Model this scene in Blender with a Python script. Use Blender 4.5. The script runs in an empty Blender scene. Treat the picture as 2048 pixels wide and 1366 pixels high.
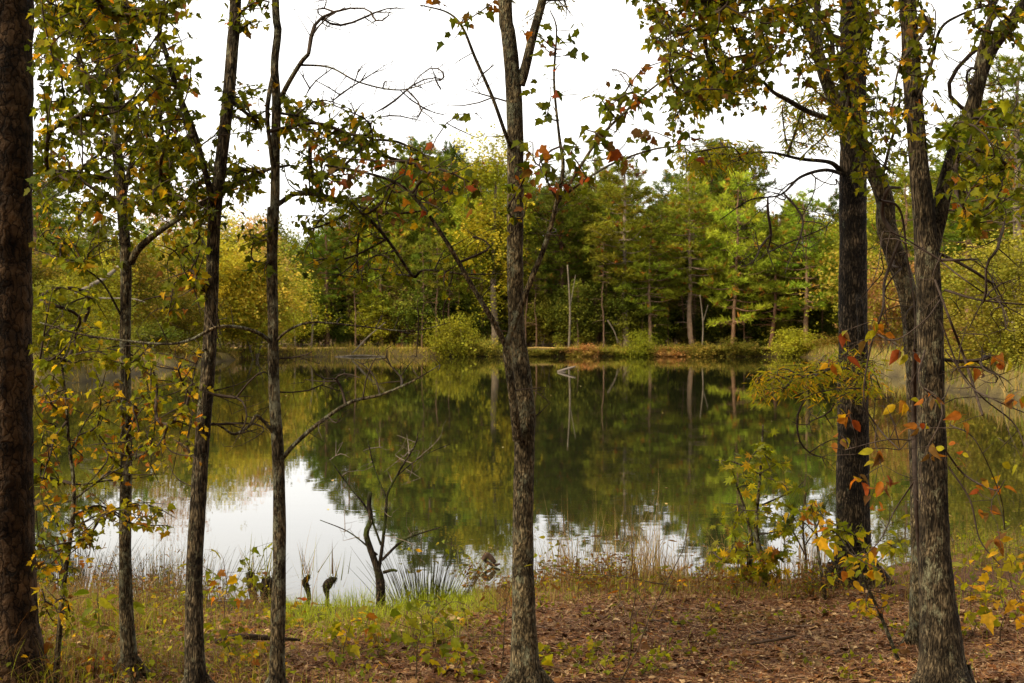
import bpy, math, random
import numpy as np
from mathutils import Vector

# ------------------------------------------------------------------ camera, sky, sun, exposure
scene = bpy.context.scene
COL = scene.collection
F, CX, HY, CAMZ = 2844.4, 1024.0, 668.0, 1.9     # focal length in photo pixels, horizon row, eye height above the water

cam_d = bpy.data.cameras.new('camera')
cam = bpy.data.objects.new('camera', cam_d); COL.objects.link(cam)
cam.location = (0, 0, CAMZ); cam.rotation_euler = (math.radians(90), 0, 0)
cam_d.lens = 50; cam_d.sensor_width = 36; cam_d.shift_y = -15 / 2048
cam_d.clip_start = 0.05; cam_d.clip_end = 3000
cam_d.dof.use_dof = True; cam_d.dof.focus_distance = 7.0; cam_d.dof.aperture_fstop = 9.0
scene.camera = cam

SUN_EL, SUN_AZ = math.radians(40), math.radians(240)
world = bpy.data.worlds.new('World'); scene.world = world; world.use_nodes = True
nt = world.node_tree; nt.nodes.clear()
w_out = nt.nodes.new('ShaderNodeOutputWorld'); w_bg = nt.nodes.new('ShaderNodeBackground')
w_sky = nt.nodes.new('ShaderNodeTexSky'); w_sky.sky_type = 'NISHITA'; w_sky.sun_disc = False
w_sky.sun_elevation = SUN_EL; w_sky.sun_rotation = SUN_AZ
w_tc = nt.nodes.new('ShaderNodeTexCoord'); w_map = nt.nodes.new('ShaderNodeMapping'); w_map.inputs['Scale'].default_value = (1, 1, 3)
w_no = nt.nodes.new('ShaderNodeTexNoise'); w_no.inputs['Scale'].default_value = 2.2; w_no.inputs['Detail'].default_value = 5
w_rmp = nt.nodes.new('ShaderNodeValToRGB')
w_rmp.color_ramp.elements[0].position = .3; w_rmp.color_ramp.elements[0].color = (.86, .85, .84, 1)
w_rmp.color_ramp.elements[1].position = .7; w_rmp.color_ramp.elements[1].color = (1.0, .965, .9, 1)
w_sc = nt.nodes.new('ShaderNodeVectorMath'); w_sc.operation = 'SCALE'; w_sc.inputs['Scale'].default_value = 10.0
w_mix = nt.nodes.new('ShaderNodeMix'); w_mix.data_type = 'RGBA'; w_mix.inputs[0].default_value = .93
L = nt.links.new
L(w_tc.outputs['Generated'], w_map.inputs['Vector']); L(w_map.outputs[0], w_no.inputs['Vector'])
L(w_no.outputs['Fac'], w_rmp.inputs['Fac']); L(w_rmp.outputs['Color'], w_sc.inputs[0])
L(w_sky.outputs['Color'], w_mix.inputs[6]); L(w_sc.outputs[0], w_mix.inputs[7])
L(w_mix.outputs[2], w_bg.inputs['Color']); w_bg.inputs['Strength'].default_value = .12
L(w_bg.outputs[0], w_out.inputs['Surface'])

sun_d = bpy.data.lights.new('sun', 'SUN'); sun_d.energy = 3.2; sun_d.angle = math.radians(10); sun_d.color = (1, .86, .62)
sun = bpy.data.objects.new('sun', sun_d); COL.objects.link(sun)
sd = Vector((math.sin(SUN_AZ) * math.cos(SUN_EL), math.cos(SUN_AZ) * math.cos(SUN_EL), math.sin(SUN_EL)))
sun.rotation_euler = sd.to_track_quat('Z', 'Y').to_euler()

scene.view_settings.view_transform = 'Standard'; scene.view_settings.look = 'None'
scene.view_settings.exposure = 0.85; scene.view_settings.gamma = 1; scene.view_settings.use_curve_mapping = False
try:
    scene.cycles.use_denoising = True
    scene.cycles.max_bounces = 6; scene.cycles.diffuse_bounces = 3; scene.cycles.glossy_bounces = 3; scene.cycles.transmission_bounces = 4
except Exception:
    pass

# ------------------------------------------------------------------ helpers
RNG = np.random.default_rng(11)

def P(x, y, d):
    """photo pixel (2048 wide) at depth d -> world"""
    return np.array([(x - CX) / F * d, d, CAMZ - (y - HY) / F * d])

def nrm(a):
    return a / np.maximum(np.linalg.norm(a, axis=-1, keepdims=True), 1e-9)

def lerp(xs, pts):
    pts = np.array(pts, float)
    return np.interp(xs, pts[:, 0], pts[:, 1])

def vnoise(p, f, seed=0):
    """cheap smooth noise from summed sines, about -1..1"""
    r = np.random.default_rng(seed); p = np.asarray(p, float) * f
    out = np.zeros(p.shape[:-1])
    for k in range(6):
        w = r.normal(size=p.shape[-1]) * (1 + .35 * k); out += np.sin(p @ w + r.uniform(0, 6.28)) / (1 + .25 * k)
    return out / 3.2

def smooth(pts, per=6):
    """Catmull-Rom through rows of any width"""
    p = np.asarray(pts, float)
    if len(p) < 3: 
        t = np.linspace(0, 1, per + 1)[:, None]; return p[0] * (1 - t) + p[-1] * t
    q = np.vstack([2 * p[0] - p[1], p, 2 * p[-1] - p[-2]]); out = []
    for i in range(1, len(q) - 2):
        t = np.linspace(0, 1, per, endpoint=False)[:, None]
        a, b, c, d = q[i - 1], q[i], q[i + 1], q[i + 2]
        out.append(.5 * (2 * b + (c - a) * t + (2 * a - 5 * b + 4 * c - d) * t ** 2 + (3 * b - a - 3 * c + d) * t ** 3))
    out.append(p[-1:]); return np.vstack(out)

class MB:
    """collects geometry for ONE mesh object"""
    def __init__(s): s.v, s.f, s.c, s.n = [], [], [], 0
    def add(s, v, faces, col=None):
        v = np.asarray(v, float)
        for f in (faces if isinstance(faces, list) else [faces]):
            if len(f): s.f.append(np.asarray(f, np.int64) + s.n)
        s.v.append(v); s.n += len(v)
        c = np.ones((len(v), 4)); 
        if col is not None: c[:, :3] = col
        s.c.append(c)
    def tube(s, pts, rad, sides=6, col=None, bump=0., seed=0, cap=True):
        p = np.asarray(pts, float); n = len(p); rad = np.broadcast_to(np.asarray(rad, float), (n,))
        if n < 2: return
        t = nrm(np.gradient(p, axis=0)); ref = np.array([1., 0, 0]) if abs(t[0, 0]) < .8 else np.array([0, 1., 0])
        u = np.zeros_like(p); u[0] = nrm(ref - t[0] * (ref @ t[0]))
        for i in range(1, n):
            w = u[i - 1] - t[i] * (u[i - 1] @ t[i]); u[i] = w / max(np.linalg.norm(w), 1e-9)
        b = np.cross(t, u); a = np.linspace(0, 2 * np.pi, sides, endpoint=False)
        ring = np.cos(a)[None, :, None] * u[:, None] + np.sin(a)[None, :, None] * b[:, None]
        rr = rad[:, None] * np.ones((1, sides))
        if bump: sp_ = p[:, None] + ring * rad[:, None, None]; rr = rr * (1 + bump * vnoise(sp_, 7, seed) + .55 * bump * vnoise(sp_, 24, seed + 1) + .7 * bump * np.abs(vnoise(sp_ * [1, 1, .25], 60, seed + 2)))
        v = (p[:, None] + ring * rr[..., None]).reshape(-1, 3)
        i = np.arange(n - 1)[:, None] * sides; j = np.arange(sides)[None]; k = (j + 1) % sides
        q = np.stack([i + j, i + k, i + sides + k, i + sides + j], -1).reshape(-1, 4)
        fs = [q]
        if cap:
            v = np.vstack([v, p[-1:] + t[-1:] * rad[-1] * .4]); m = len(v) - 1; l0 = (n - 1) * sides
            jj = np.arange(sides); fs.append(np.stack([l0 + jj, l0 + (jj + 1) % sides, np.full(sides, m)], -1))
        s.add(v, fs, col)
    def scatter(s, tv, tf, pos, dirs, nor, size, cols):
        """template instances: +y along dirs, +z along nor"""
        if not len(pos): return
        y = nrm(dirs); x = nrm(np.cross(y, nor)); z = np.cross(x, y)
        size = np.broadcast_to(np.asarray(size, float), (len(pos),))[:, None, None]
        v = pos[:, None] + size * (tv[None, :, :1] * x[:, None] + tv[None, :, 1:2] * y[:, None] + tv[None, :, 2:] * z[:, None])
        k = len(tv); f = tf[None] + (np.arange(len(pos)) * k)[:, None, None]
        s.add(v.reshape(-1, 3), f.reshape(-1, tf.shape[1]), np.repeat(cols, k, 0))
    def mesh(s, name, mat, smooth_shade=False):
        me = bpy.data.meshes.new(name)
        v = np.vstack(s.v); c = np.vstack(s.c)
        lt = np.concatenate([np.full(len(f), f.shape[1]) for f in s.f]); lv = np.concatenate([f.ravel() for f in s.f])
        me.vertices.add(len(v)); me.vertices.foreach_set('co', v.astype(np.float32).ravel())
        me.loops.add(len(lv)); me.loops.foreach_set('vertex_index', lv.astype(np.int32))
        me.polygons.add(len(lt)); me.polygons.foreach_set('loop_start', np.concatenate([[0], np.cumsum(lt)[:-1]]).astype(np.int32))
        me.polygons.foreach_set('loop_total', lt.astype(np.int32))
        if smooth_shade: me.polygons.foreach_set('use_smooth', np.ones(len(lt), bool))
        me.update(calc_edges=True)
        at = me.color_attributes.new('col', 'FLOAT_COLOR', 'POINT'); at.data.foreach_set('color', c.astype(np.float32).ravel())
        me.materials.append(mat); me.validate(); return me
    def obj(s, name, mat, parent=None, smooth_shade=False, origin=None):
        if not s.v: return None
        if origin is not None: s.v = [a - np.asarray(origin) for a in s.v]
        o = bpy.data.objects.new(name, s.mesh(name, mat, smooth_shade)); COL.objects.link(o)
        if parent is not None: o.parent = parent
        elif origin is not None: o.location = origin
        return o

def tag(o, label=None, cat=None, group=None, kind=None):
    if label: o['label'] = label
    if cat: o['category'] = cat
    if group: o['group'] = group
    if kind: o['kind'] = kind
    return o

def thing(name, loc, label, cat, group=None):
    o = bpy.data.objects.new(name, None); COL.objects.link(o); o.location = loc; o.empty_display_size = .2
    return tag(o, label, cat, group)

# ------------------------------------------------------------------ materials
def new_mat(name):
    m = bpy.data.materials.new(name); m.use_nodes = True; t = m.node_tree; t.nodes.clear()
    out = t.nodes.new('ShaderNodeOutputMaterial'); return m, t, out

def N(t, kind, **kw):
    n = t.nodes.new(kind)
    for k, v in kw.items():
        if k in n.inputs: n.inputs[k].default_value = v
        else: setattr(n, k, v)
    return n

def ramp(t, src, stops):
    r = t.nodes.new('ShaderNodeValToRGB'); e = r.color_ramp.elements
    while len(e) < len(stops): e.new(.5)
    for el, (p, c) in zip(e, stops): el.position = p; el.color = (*c, 1) if len(c) == 3 else c
    t.links.new(src, r.inputs['Fac']); return r

def mixc(t, fac, a, b, blend='MIX'):
    m = t.nodes.new('ShaderNodeMix'); m.data_type = 'RGBA'; m.blend_type = blend
    for sock, v in ((m.inputs[0], fac), (m.inputs[6], a), (m.inputs[7], b)):
        if isinstance(v, bpy.types.NodeSocket): t.links.new(v, sock)
        elif isinstance(v, (int, float)): sock.default_value = v
        else: sock.default_value = (*v, 1)
    return m.outputs[2]

def leaf_mat(name, trans=.35, rough=.45, vary=0., spec=.35):
    m, t, out = new_mat(name); lk = t.links.new
    a = N(t, 'ShaderNodeAttribute', attribute_name='col'); c = a.outputs['Color']
    no = N(t, 'ShaderNodeTexNoise', Scale=38.0 if not vary else 1.1, Detail=3.0); tc = N(t, 'ShaderNodeTexCoord'); lk(tc.outputs['Object'], no.inputs['Vector'])
    bl = ramp(t, no.outputs['Fac'], [(.3, (.62, .62, .6)), (.68, (1.3, 1.25, 1.2))])
    c = mixc(t, .8, c, bl.outputs['Color'], 'MULTIPLY')
    if vary:
        oi = N(t, 'ShaderNodeObjectInfo'); hs = N(t, 'ShaderNodeHueSaturation')
        mr = N(t, 'ShaderNodeMapRange'); lk(oi.outputs['Random'], mr.inputs[0]); mr.inputs[3].default_value = .5 - vary * .022; mr.inputs[4].default_value = .5 + vary * .015
        lk(mr.outputs[0], hs.inputs['Hue'])
        mu = N(t, 'ShaderNodeMath', operation='MULTIPLY'); lk(oi.outputs['Random'], mu.inputs[0]); mu.inputs[1].default_value = 7.31
        fr = N(t, 'ShaderNodeMath', operation='FRACT'); lk(mu.outputs[0], fr.inputs[0])
        m2 = N(t, 'ShaderNodeMapRange'); lk(fr.outputs[0], m2.inputs[0]); m2.inputs[3].default_value = 1 - vary * .45; m2.inputs[4].default_value = 1 + vary * .35
        lk(m2.outputs[0], hs.inputs['Value']); lk(c, hs.inputs['Color']); c = hs.outputs['Color']
    p = N(t, 'ShaderNodeBsdfPrincipled', Roughness=rough); lk(c, p.inputs['Base Color']); p.inputs['Specular IOR Level'].default_value = spec
    tr = N(t, 'ShaderNodeBsdfTranslucent'); lk(mixc(t, 1., c, (1.5, 1.35, .7), 'MULTIPLY'), tr.inputs['Color'])
    mx = N(t, 'ShaderNodeMixShader', Fac=trans); lk(p.outputs[0], mx.inputs[1]); lk(tr.outputs[0], mx.inputs[2]); lk(mx.outputs[0], out.inputs['Surface'])
    return m

def bark_mat(name, dark, light, lichen=(.22, .23, .15), lich=.5, scale=(60, 60, 15), depth=.016, plates=False, moss=0.):
    m, t, out = new_mat(name); lk = t.links.new
    tc = N(t, 'ShaderNodeTexCoord'); mp = N(t, 'ShaderNodeMapping'); mp.inputs['Scale'].default_value = scale
    lk(tc.outputs['Object'], mp.inputs['Vector'])
    wob = N(t, 'ShaderNodeTexNoise', Scale=16.0 if plates else 9.0, Detail=6.0 if plates else 2.0); lk(tc.outputs['Object'], wob.inputs['Vector'])
    addv = N(t, 'ShaderNodeVectorMath', operation='MULTIPLY_ADD'); lk(wob.outputs['Color'], addv.inputs[0]); addv.inputs[1].default_value = (2.4, 2.4, 2.4) if plates else (1.2, 1.2, 1.2); lk(mp.outputs[0], addv.inputs[2])
    n1 = N(t, 'ShaderNodeTexNoise', Scale=1.0, Detail=3.0, Roughness=.55); lk(addv.outputs[0], n1.inputs['Vector'])
    rg = N(t, 'ShaderNodeMath', operation='SUBTRACT'); lk(n1.outputs['Fac'], rg.inputs[0]); rg.inputs[1].default_value = .5
    ab = N(t, 'ShaderNodeMath', operation='ABSOLUTE'); lk(rg.outputs[0], ab.inputs[0])
    if plates:
        vo = N(t, 'ShaderNodeTexVoronoi', feature='DISTANCE_TO_EDGE', Scale=1.0); lk(addv.outputs[0], vo.inputs['Vector'])
        vr = ramp(t, vo.outputs['Distance'], [(.0, (0, 0, 0)), (.07, (.75, .75, .75)), (.4, (1, 1, 1))])
        vc = N(t, 'ShaderNodeTexVoronoi', feature='F1', Scale=1.0); lk(addv.outputs[0], vc.inputs['Vector'])
        sp = N(t, 'ShaderNodeSeparateColor'); lk(vc.outputs['Color'], sp.inputs[0])
        k1 = N(t, 'ShaderNodeMath', operation='MULTIPLY_ADD'); lk(sp.outputs[0], k1.inputs[0]); k1.inputs[1].default_value = .3
        hh = N(t, 'ShaderNodeMath', operation='MULTIPLY'); lk(n1.outputs['Fac'], hh.inputs[0]); hh.inputs[1].default_value = .6; lk(hh.outputs[0], k1.inputs[2])
        h = N(t, 'ShaderNodeMath', operation='MULTIPLY_ADD'); lk(vr.outputs['Color'], h.inputs[0]); h.inputs[1].default_value = .3; lk(k1.outputs[0], h.inputs[2])
    else:
        fine = N(t, 'ShaderNodeTexNoise', Scale=3.1, Detail=5.0); lk(addv.outputs[0], fine.inputs['Vector'])
        h = N(t, 'ShaderNodeMath', operation='MULTIPLY_ADD'); lk(ab.outputs[0], h.inputs[0]); h.inputs[1].default_value = 2.6
        hh = N(t, 'ShaderNodeMath', operation='MULTIPLY_ADD'); lk(fine.outputs['Fac'], hh.inputs[0]); hh.inputs[1].default_value = .9; hh.inputs[2].default_value = -.22; lk(hh.outputs[0], h.inputs[2])
    hgt = h.outputs[0]
    c = ramp(t, hgt, [(.2, tuple(v * .15 for v in dark)), (.45, dark), (.85, light)]).outputs['Color']
    big = N(t, 'ShaderNodeTexNoise', Scale=5.0, Detail=6.0); mb_ = N(t, 'ShaderNodeMapping'); mb_.inputs['Scale'].default_value = (1.3, 1.3, 2.4); lk(tc.outputs['Object'], mb_.inputs['Vector']); lk(mb_.outputs[0], big.inputs['Vector'])
    c = mixc(t, .75, c, ramp(t, big.outputs['Fac'], [(.4, (.2, .18, .16)), (.54, (.9, .9, .88)), (.68, (1.5, 1.45, 1.35))]).outputs['Color'], 'MULTIPLY')
    if lich:
        ln = N(t, 'ShaderNodeTexNoise', Scale=13., Detail=8.0, Roughness=.78); ml = N(t, 'ShaderNodeMapping'); ml.inputs['Location'].default_value = (3.1, 8.7, 1.3); ml.inputs['Scale'].default_value = (1, 1, .7)
        lk(tc.outputs['Object'], ml.inputs['Vector']); lk(ml.outputs[0], ln.inputs['Vector'])
        c = mixc(t, ramp(t, ln.outputs['Fac'], [(.66 - lich * .16, (0, 0, 0)), (.76 - lich * .13, (.8, .8, .8))]).outputs['Color'], c, lichen)
    if moss:
        mn = N(t, 'ShaderNodeTexNoise', Scale=4.0, Detail=6.0); lk(tc.outputs['Object'], mn.inputs['Vector'])
        c = mixc(t, ramp(t, mn.outputs['Fac'], [(.62 - moss * .25, (0, 0, 0)), (.68 - moss * .2, (1, 1, 1))]).outputs['Color'], c, (.05, .06, .012))
    p = N(t, 'ShaderNodeBsdfPrincipled', Roughness=.9); lk(c, p.inputs['Base Color']); p.inputs['Specular IOR Level'].default_value = .15
    b = N(t, 'ShaderNodeBump', Strength=1.0, Distance=depth); lk(hgt, b.inputs['Height']); lk(b.outputs[0], p.inputs['Normal'])
    lk(p.outputs[0], out.inputs['Surface']); return m

def plain_mat(name, rough=.9, nscale=14., lo=.6, hi=1.35, bump=.0):
    m, t, out = new_mat(name); lk = t.links.new
    a = N(t, 'ShaderNodeAttribute', attribute_name='col'); tc = N(t, 'ShaderNodeTexCoord')
    no = N(t, 'ShaderNodeTexNoise', Scale=nscale, Detail=5.0); lk(tc.outputs['Object'], no.inputs['Vector'])
    c = mixc(t, 1., a.outputs['Color'], ramp(t, no.outputs['Fac'], [(.3, (lo,) * 3), (.7, (hi,) * 3)]).outputs['Color'], 'MULTIPLY')
    p = N(t, 'ShaderNodeBsdfPrincipled', Roughness=rough); lk(c, p.inputs['Base Color']); p.inputs['Specular IOR Level'].default_value = .06
    if bump:
        b = N(t, 'ShaderNodeBump', Strength=.8, Distance=bump); lk(no.outputs['Fac'], b.inputs['Height']); lk(b.outputs[0], p.inputs['Normal'])
    lk(p.outputs[0], out.inputs['Surface']); return m

M = {}
M['leaf'] = leaf_mat('maple_leaf', .55, .6, 0., .1)
M['far_leaf'] = leaf_mat('far_leaf', .3, .7, 1., .04)
M['needle'] = leaf_mat('needles', .2, .7, 1., .04)
M['grass'] = leaf_mat('grass_blade', .4, .6, 0., .08)
M['litter'] = plain_mat('dry_litter', .75, 30.)
M['twig'] = plain_mat('twig_bark', .85, 40.)
M['stem'] = plain_mat('woody_stem', .9, 25., .5, 1.4, .004)
M['far_bark'] = plain_mat('far_bark', .9, 3., .6, 1.3)
M['pine_bark'] = bark_mat('pine_bark', (.026, .014, .007), (.115, .068, .037), lich=.0, scale=(30, 30, 12), depth=.05, plates=True)
M['maple_bark'] = bark_mat('maple_bark', (.085, .062, .033), (.27, .205, .115), (.27, .27, .18), lich=1.0)
M['pale_bark'] = bark_mat('pale_maple_bark', (.12, .09, .048), (.36, .28, .16), lich=.85, scale=(62, 62, 20))
M['oak_bark'] = bark_mat('oak_bark', (.038, .027, .016), (.19, .14, .09), lich=.3, scale=(62, 62, 14), depth=.018)
M['grey_bark'] = bark_mat('grey_bark', (.075, .055, .032), (.27, .205, .12), (.29, .28, .17), lich=.72, scale=(64, 64, 14), depth=.016)
M['mossy'] = bark_mat('mossy_wood', (.04, .028, .018), (.11, .08, .05), lich=.3, moss=.55)

# ------------------------------------------------------------------ ground and water
NEAR = [(-30, 13), (-8, 11.6), (-3.4, 10.4), (-2.2, 10.2), (-1.4, 9.95), (-.85, 9.85), (-.3, 10.3), (.1, 10.9), (.7, 11.2), (1.4, 11.1), (2.4, 11.0), (3.2, 11.8), (4.2, 12.6), (9, 17), (40, 20)]
XL = [(0, -14), (20, -15), (40, -16), (53, -17), (72, -18.2), (90, -19.5), (108, -21), (119, -23), (400, -24)]
XR = [(0, 9), (15, 9.5), (30, 12), (41, 14.5), (50, 15), (70, 18), (100, 22), (115, 24), (400, 25)]
FAR = [(-40, 116), (-20, 117), (-10, 120), (0, 120), (10, 121), (24, 118), (40, 116)]
def shore(X, Y):
    """>0 inside the pond: metres from the nearest bank"""
    n = vnoise(np.stack([X, Y], -1), .35, 5)
    a = Y - lerp(X, NEAR) + .12 * vnoise(np.stack([X, Y], -1), 1.6, 6)
    b = lerp(X, FAR) - Y + .8 * n; c = X - lerp(Y, XL) + .7 * n; d = lerp(Y, XR) - X + .7 * n
    return np.minimum(np.minimum(a, b), np.minimum(c, d)), a, b, c, d
def gz(X, Y):
    X = np.asarray(X, float); Y = np.asarray(Y, float)
    s, a, b, c, d = shore(X, Y); xy = np.stack([X, Y], -1)
    land = np.maximum(-s, 0)
    near = .4 * (1 - np.exp(-land / 3.0)) + .03 * np.clip(land, 0, 1) * vnoise(xy, 1.3, 1) + .012 * np.clip(land * 2, 0, 1) * vnoise(xy, 5, 2)
    far = .72 * (1 - np.exp(-land / .4)) + np.clip(land - 12, 0, 200) * .02 + np.clip(land - 34, 0, 90) * .14 + .08 * np.clip(land, 0, 1) * vnoise(xy, .5, 3)
    k = np.clip((Y - 16) / 10, 0, 1)
    return np.where(s > 0, -np.minimum(s * .25, 1.2), near * (1 - k) + far * k)
def gz1(x, y): return float(gz(np.array([x]), np.array([y]))[0])

def build_ground():
    ys = np.concatenate([-np.geomspace(40, 2, 14), np.arange(-1.5, 4, .5), np.arange(4, 13.5, .045), 13.5 + np.cumsum(np.geomspace(.06, 5, 110)), ])
    ys = np.concatenate([ys[ys < 112], np.arange(112, 126, .25), np.geomspace(127, 1400, 40)])
    u = np.concatenate([-np.geomspace(30, .62, 26), np.linspace(-.6, .6, 190), np.geomspace(.62, 30, 26)])
    wid = np.maximum(np.abs(ys), 8)
    Y = np.repeat(ys[:, None], len(u), 1); X = u[None] * wid[:, None]
    Z = gz(X, Y); s, a, b, c, d = shore(X, Y)
    xy = np.stack([X, Y], -1); g = .5 + .5 * vnoise(xy, .9, 9)
    col = np.zeros((*X.shape, 3)); litter = np.array([.11, .052, .026]); mud = np.array([.04, .03, .018]); moss = np.array([.034, .027, .011])  # moss: soil under the grass, colour darkened for the shade between clumps
    straw = np.array([.56, .36, .11]); floor = np.array([.085, .055, .025])
    land = np.maximum(-s, 0)
    gm = np.clip((g - .45) * 2.2 + np.clip((-X - .3) * .5, -.6, .6) + np.clip(1.2 - land, -1, 1) * .6, 0, .9)
    near = litter + (moss - litter) * gm[..., None]
    near = near + (mud - near) * np.clip(1 - land / .35, 0, 1)[..., None]
    far = np.where((land < 4.5)[..., None], straw, floor); wet = np.clip(1 - (land - .9 - .5 * vnoise(xy, 1.1, 12)) / .8, 0, 1)[..., None]
    right = np.clip((X - 8) / 4, 0, 1)[..., None] * np.clip((112 - Y) / 10, 0, 1)[..., None]
    far = far + (np.array([.06, .045, .016]) - far) * wet * .95
    far = far + (np.array([.13, .10, .035]) - far) * np.clip((110 - Y) / 10, 0, 1)[..., None] * .8
    k = np.clip((Y - 18) / 8, 0, 1)[..., None]
    col = near * (1 - k) + far * k; col = np.where((s > .05)[..., None], mud, col)
    ny, nx = X.shape; i = np.arange(ny - 1)[:, None] * nx + np.arange(nx - 1)[None]
    q = np.stack([i, i + 1, i + nx + 1, i + nx], -1).reshape(-1, 4)
    mb = MB(); mb.add(np.stack([X, Y, Z], -1).reshape(-1, 3), q, col.reshape(-1, 3))
    tag(mb.obj('ground', plain_mat('earth', .95, 22., .55, 1.4, .02), smooth_shade=True), 'brown leaf covered earth of both pond banks', 'ground', kind='structure')
build_ground()

def water_mat():
    m, t, out = new_mat('pond_water'); lk = t.links.new
    tc = N(t, 'ShaderNodeTexCoord'); hs = []
    for sc, dist in (((.5, 1.5, 1), .5), ((2.2, 6.5, 1), .16)):
        mp = N(t, 'ShaderNodeMapping'); mp.inputs['Scale'].default_value = sc; lk(tc.outputs['Object'], mp.inputs['Vector'])
        n = N(t, 'ShaderNodeTexNoise', Scale=1.0, Detail=2.0); lk(mp.outputs[0], n.inputs['Vector'])
        k = N(t, 'ShaderNodeMath', operation='MULTIPLY'); lk(n.outputs['Fac'], k.inputs[0]); k.inputs[1].default_value = dist; hs.append(k.outputs[0])
    ad = N(t, 'ShaderNodeMath', operation='ADD'); lk(hs[0], ad.inputs[0]); lk(hs[1], ad.inputs[1])
    b = N(t, 'ShaderNodeBump', Strength=1.0, Distance=.0014); lk(ad.outputs[0], b.inputs['Height'])
    p = N(t, 'ShaderNodeBsdfPrincipled', Roughness=.015, IOR=1.333); p.inputs['Base Color'].default_value = (.012, .013, .005, 1)
    lk(b.outputs[0], p.inputs['Normal']); lk(p.outputs[0], out.inputs['Surface']); return m
mb = MB(); gx, gy = np.linspace(-40, 45, 18), np.linspace(4, 135, 28); XX, YY = np.meshgrid(gx, gy)
i = np.arange(27)[:, None] * 18 + np.arange(17)[None]
mb.add(np.stack([XX, YY, 0 * XX], -1).reshape(-1, 3), np.stack([i, i + 1, i + 19, i + 18], -1).reshape(-1, 4))
tag(mb.obj('water', water_mat()), 'still dark pond mirroring the trees and white sky', 'water', kind='structure')

# ------------------------------------------------------------------ leaf shapes
def fan(outline, centre=(0, .38), fold=.18, droop=.12, stalk=True):
    """leaf from its right half outline (base .. tip), folded along the midrib"""
    o = np.array(outline, float); ctr = np.array(centre); r = []
    def z(x, y): return abs(x) * fold - droop * y * y
    right = [(x, y) for x, y in o]; left = [(-x, y) for x, y in o[1:-1]]
    pts = [ctr] + right + left; v = np.array([(p[0], p[1], z(p[0], p[1])) for p in pts]); n = len(right); f = []
    for i in range(1, n): f.append((0, i, i + 1))
    lidx = [1] + list(range(n + 1, n + 1 + len(left))) + [n]
    for a, b in zip(lidx[:-1], lidx[1:]): f.append((0, b, a))
    if stalk: v = np.vstack([v, [(-.018, -.4, .02), (.018, -.4, .02), (0, .03, 0)]]); k = len(v) - 3; f.append((k, k + 1, k + 2))
    return v, np.array(f)
MAPLE = [fan([(0, 0), (.2, .0), (.37, .1), (.34, .27), (.5, .56), (.36, .58), (.25, .6), (.2, .78), (.1, .88), (0, 1.05)], fold=f, droop=d) for f, d in ((.25, .15), (.05, .3), (-.2, .1), (.45, .35), (.75, .6), (.3, .8))]
def holed():
    """maple leaf eaten through: same outline with gaps left by insects"""
    out = []
    for v, f in MAPLE:
        w = v.copy(); w[5] *= .7; w[3] *= .8
        k = np.ones(len(f), bool); k[[2, 12]] = False; out.append((w, f[k]))
    return out
MAPLE = MAPLE + holed()[:2]
STAR = [fan([(0, 0), (.12, -.02), (.34, -.14), (.22, .16), (.62, .26), (.26, .4), (.46, .82), (.14, .58), (0, 1.05)], centre=(0, .3), fold=f, droop=.2) for f in (.2, -.1)]
OVAL = [fan([(0, 0), (.16, .12), (.27, .38), (.22, .68), (.1, .9), (0, 1.05)], centre=(0, .5), fold=f, droop=d) for f, d in ((.3, .3), (.1, .5), (.6, .2))]
NARROW = [fan([(0, 0), (.09, .3), (.08, .65), (0, 1.0)], centre=(0, .5), fold=f, droop=.15) for f in (.3, .0)]
NEEDLE = (np.array([(-.5, 0, 0), (.5, 0, 0), (0, 1, 0)], float), np.array([(0, 1, 2)]))
RHOMB = (np.array([(0, 0, 0), (.42, .5, .1), (0, 1, 0), (-.42, .5, .1)], float), np.array([(0, 1, 2, 3)]))

C = dict(dg=(.06, .078, .006), g=(.11, .125, .008), lg=(.17, .185, .01), yg=(.27, .24, .012), y=(.44, .27, .014), o=(.27, .10, .013), r=(.22, .05, .014), br=(.13, .065, .02))
PAL = dict(
    maple=[('dg', 4), ('g', 5), ('lg', 2), ('yg', 1), ('y', .6), ('o', .2), ('br', .2)],
    mapley=[('dg', 3), ('g', 6), ('lg', 3), ('yg', 2), ('y', 1.5), ('o', .4), ('br', .4)],
    lowy=[('g', 3), ('lg', 4), ('yg', 3), ('y', 3), ('o', 1.2), ('br', .9)],
    redm=[('dg', 4), ('g', 5), ('lg', 1.5), ('o', 1.3), ('r', 1), ('br', 1.6)],
    willow=[('g', 3), ('lg', 4), ('yg', 2), ('y', .8), ('o', .4)],
    gold=[('lg', 5), ('yg', 5), ('y', 2.6), ('o', .6)],
    orange=[('o', 4), ('y', 1), ('r', 1), ('yg', 2), ('br', 2.5)],
    green=[('g', 3), ('lg', 5), ('yg', 2), ('y', .4)],
    yellow=[('yg', 4), ('y', 3), ('lg', 3), ('o', .4)],
    dryweed=[('br', 6), ('yg', 1), ('g', 1.5), ('o', .5)],
    brown=[('br', 5), ('o', .3)])
def colours(pal, n, rng):
    ks, ws = zip(*PAL[pal]); ws = np.array(ws, float); idx = rng.choice(len(ks), n, p=ws / ws.sum())
    c = np.array([C[k] for k in ks])[idx]
    return np.clip(c * rng.uniform(.75, 1.3, (n, 1)) * rng.uniform(.9, 1.1, (n, 3)), 0, 1)

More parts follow.
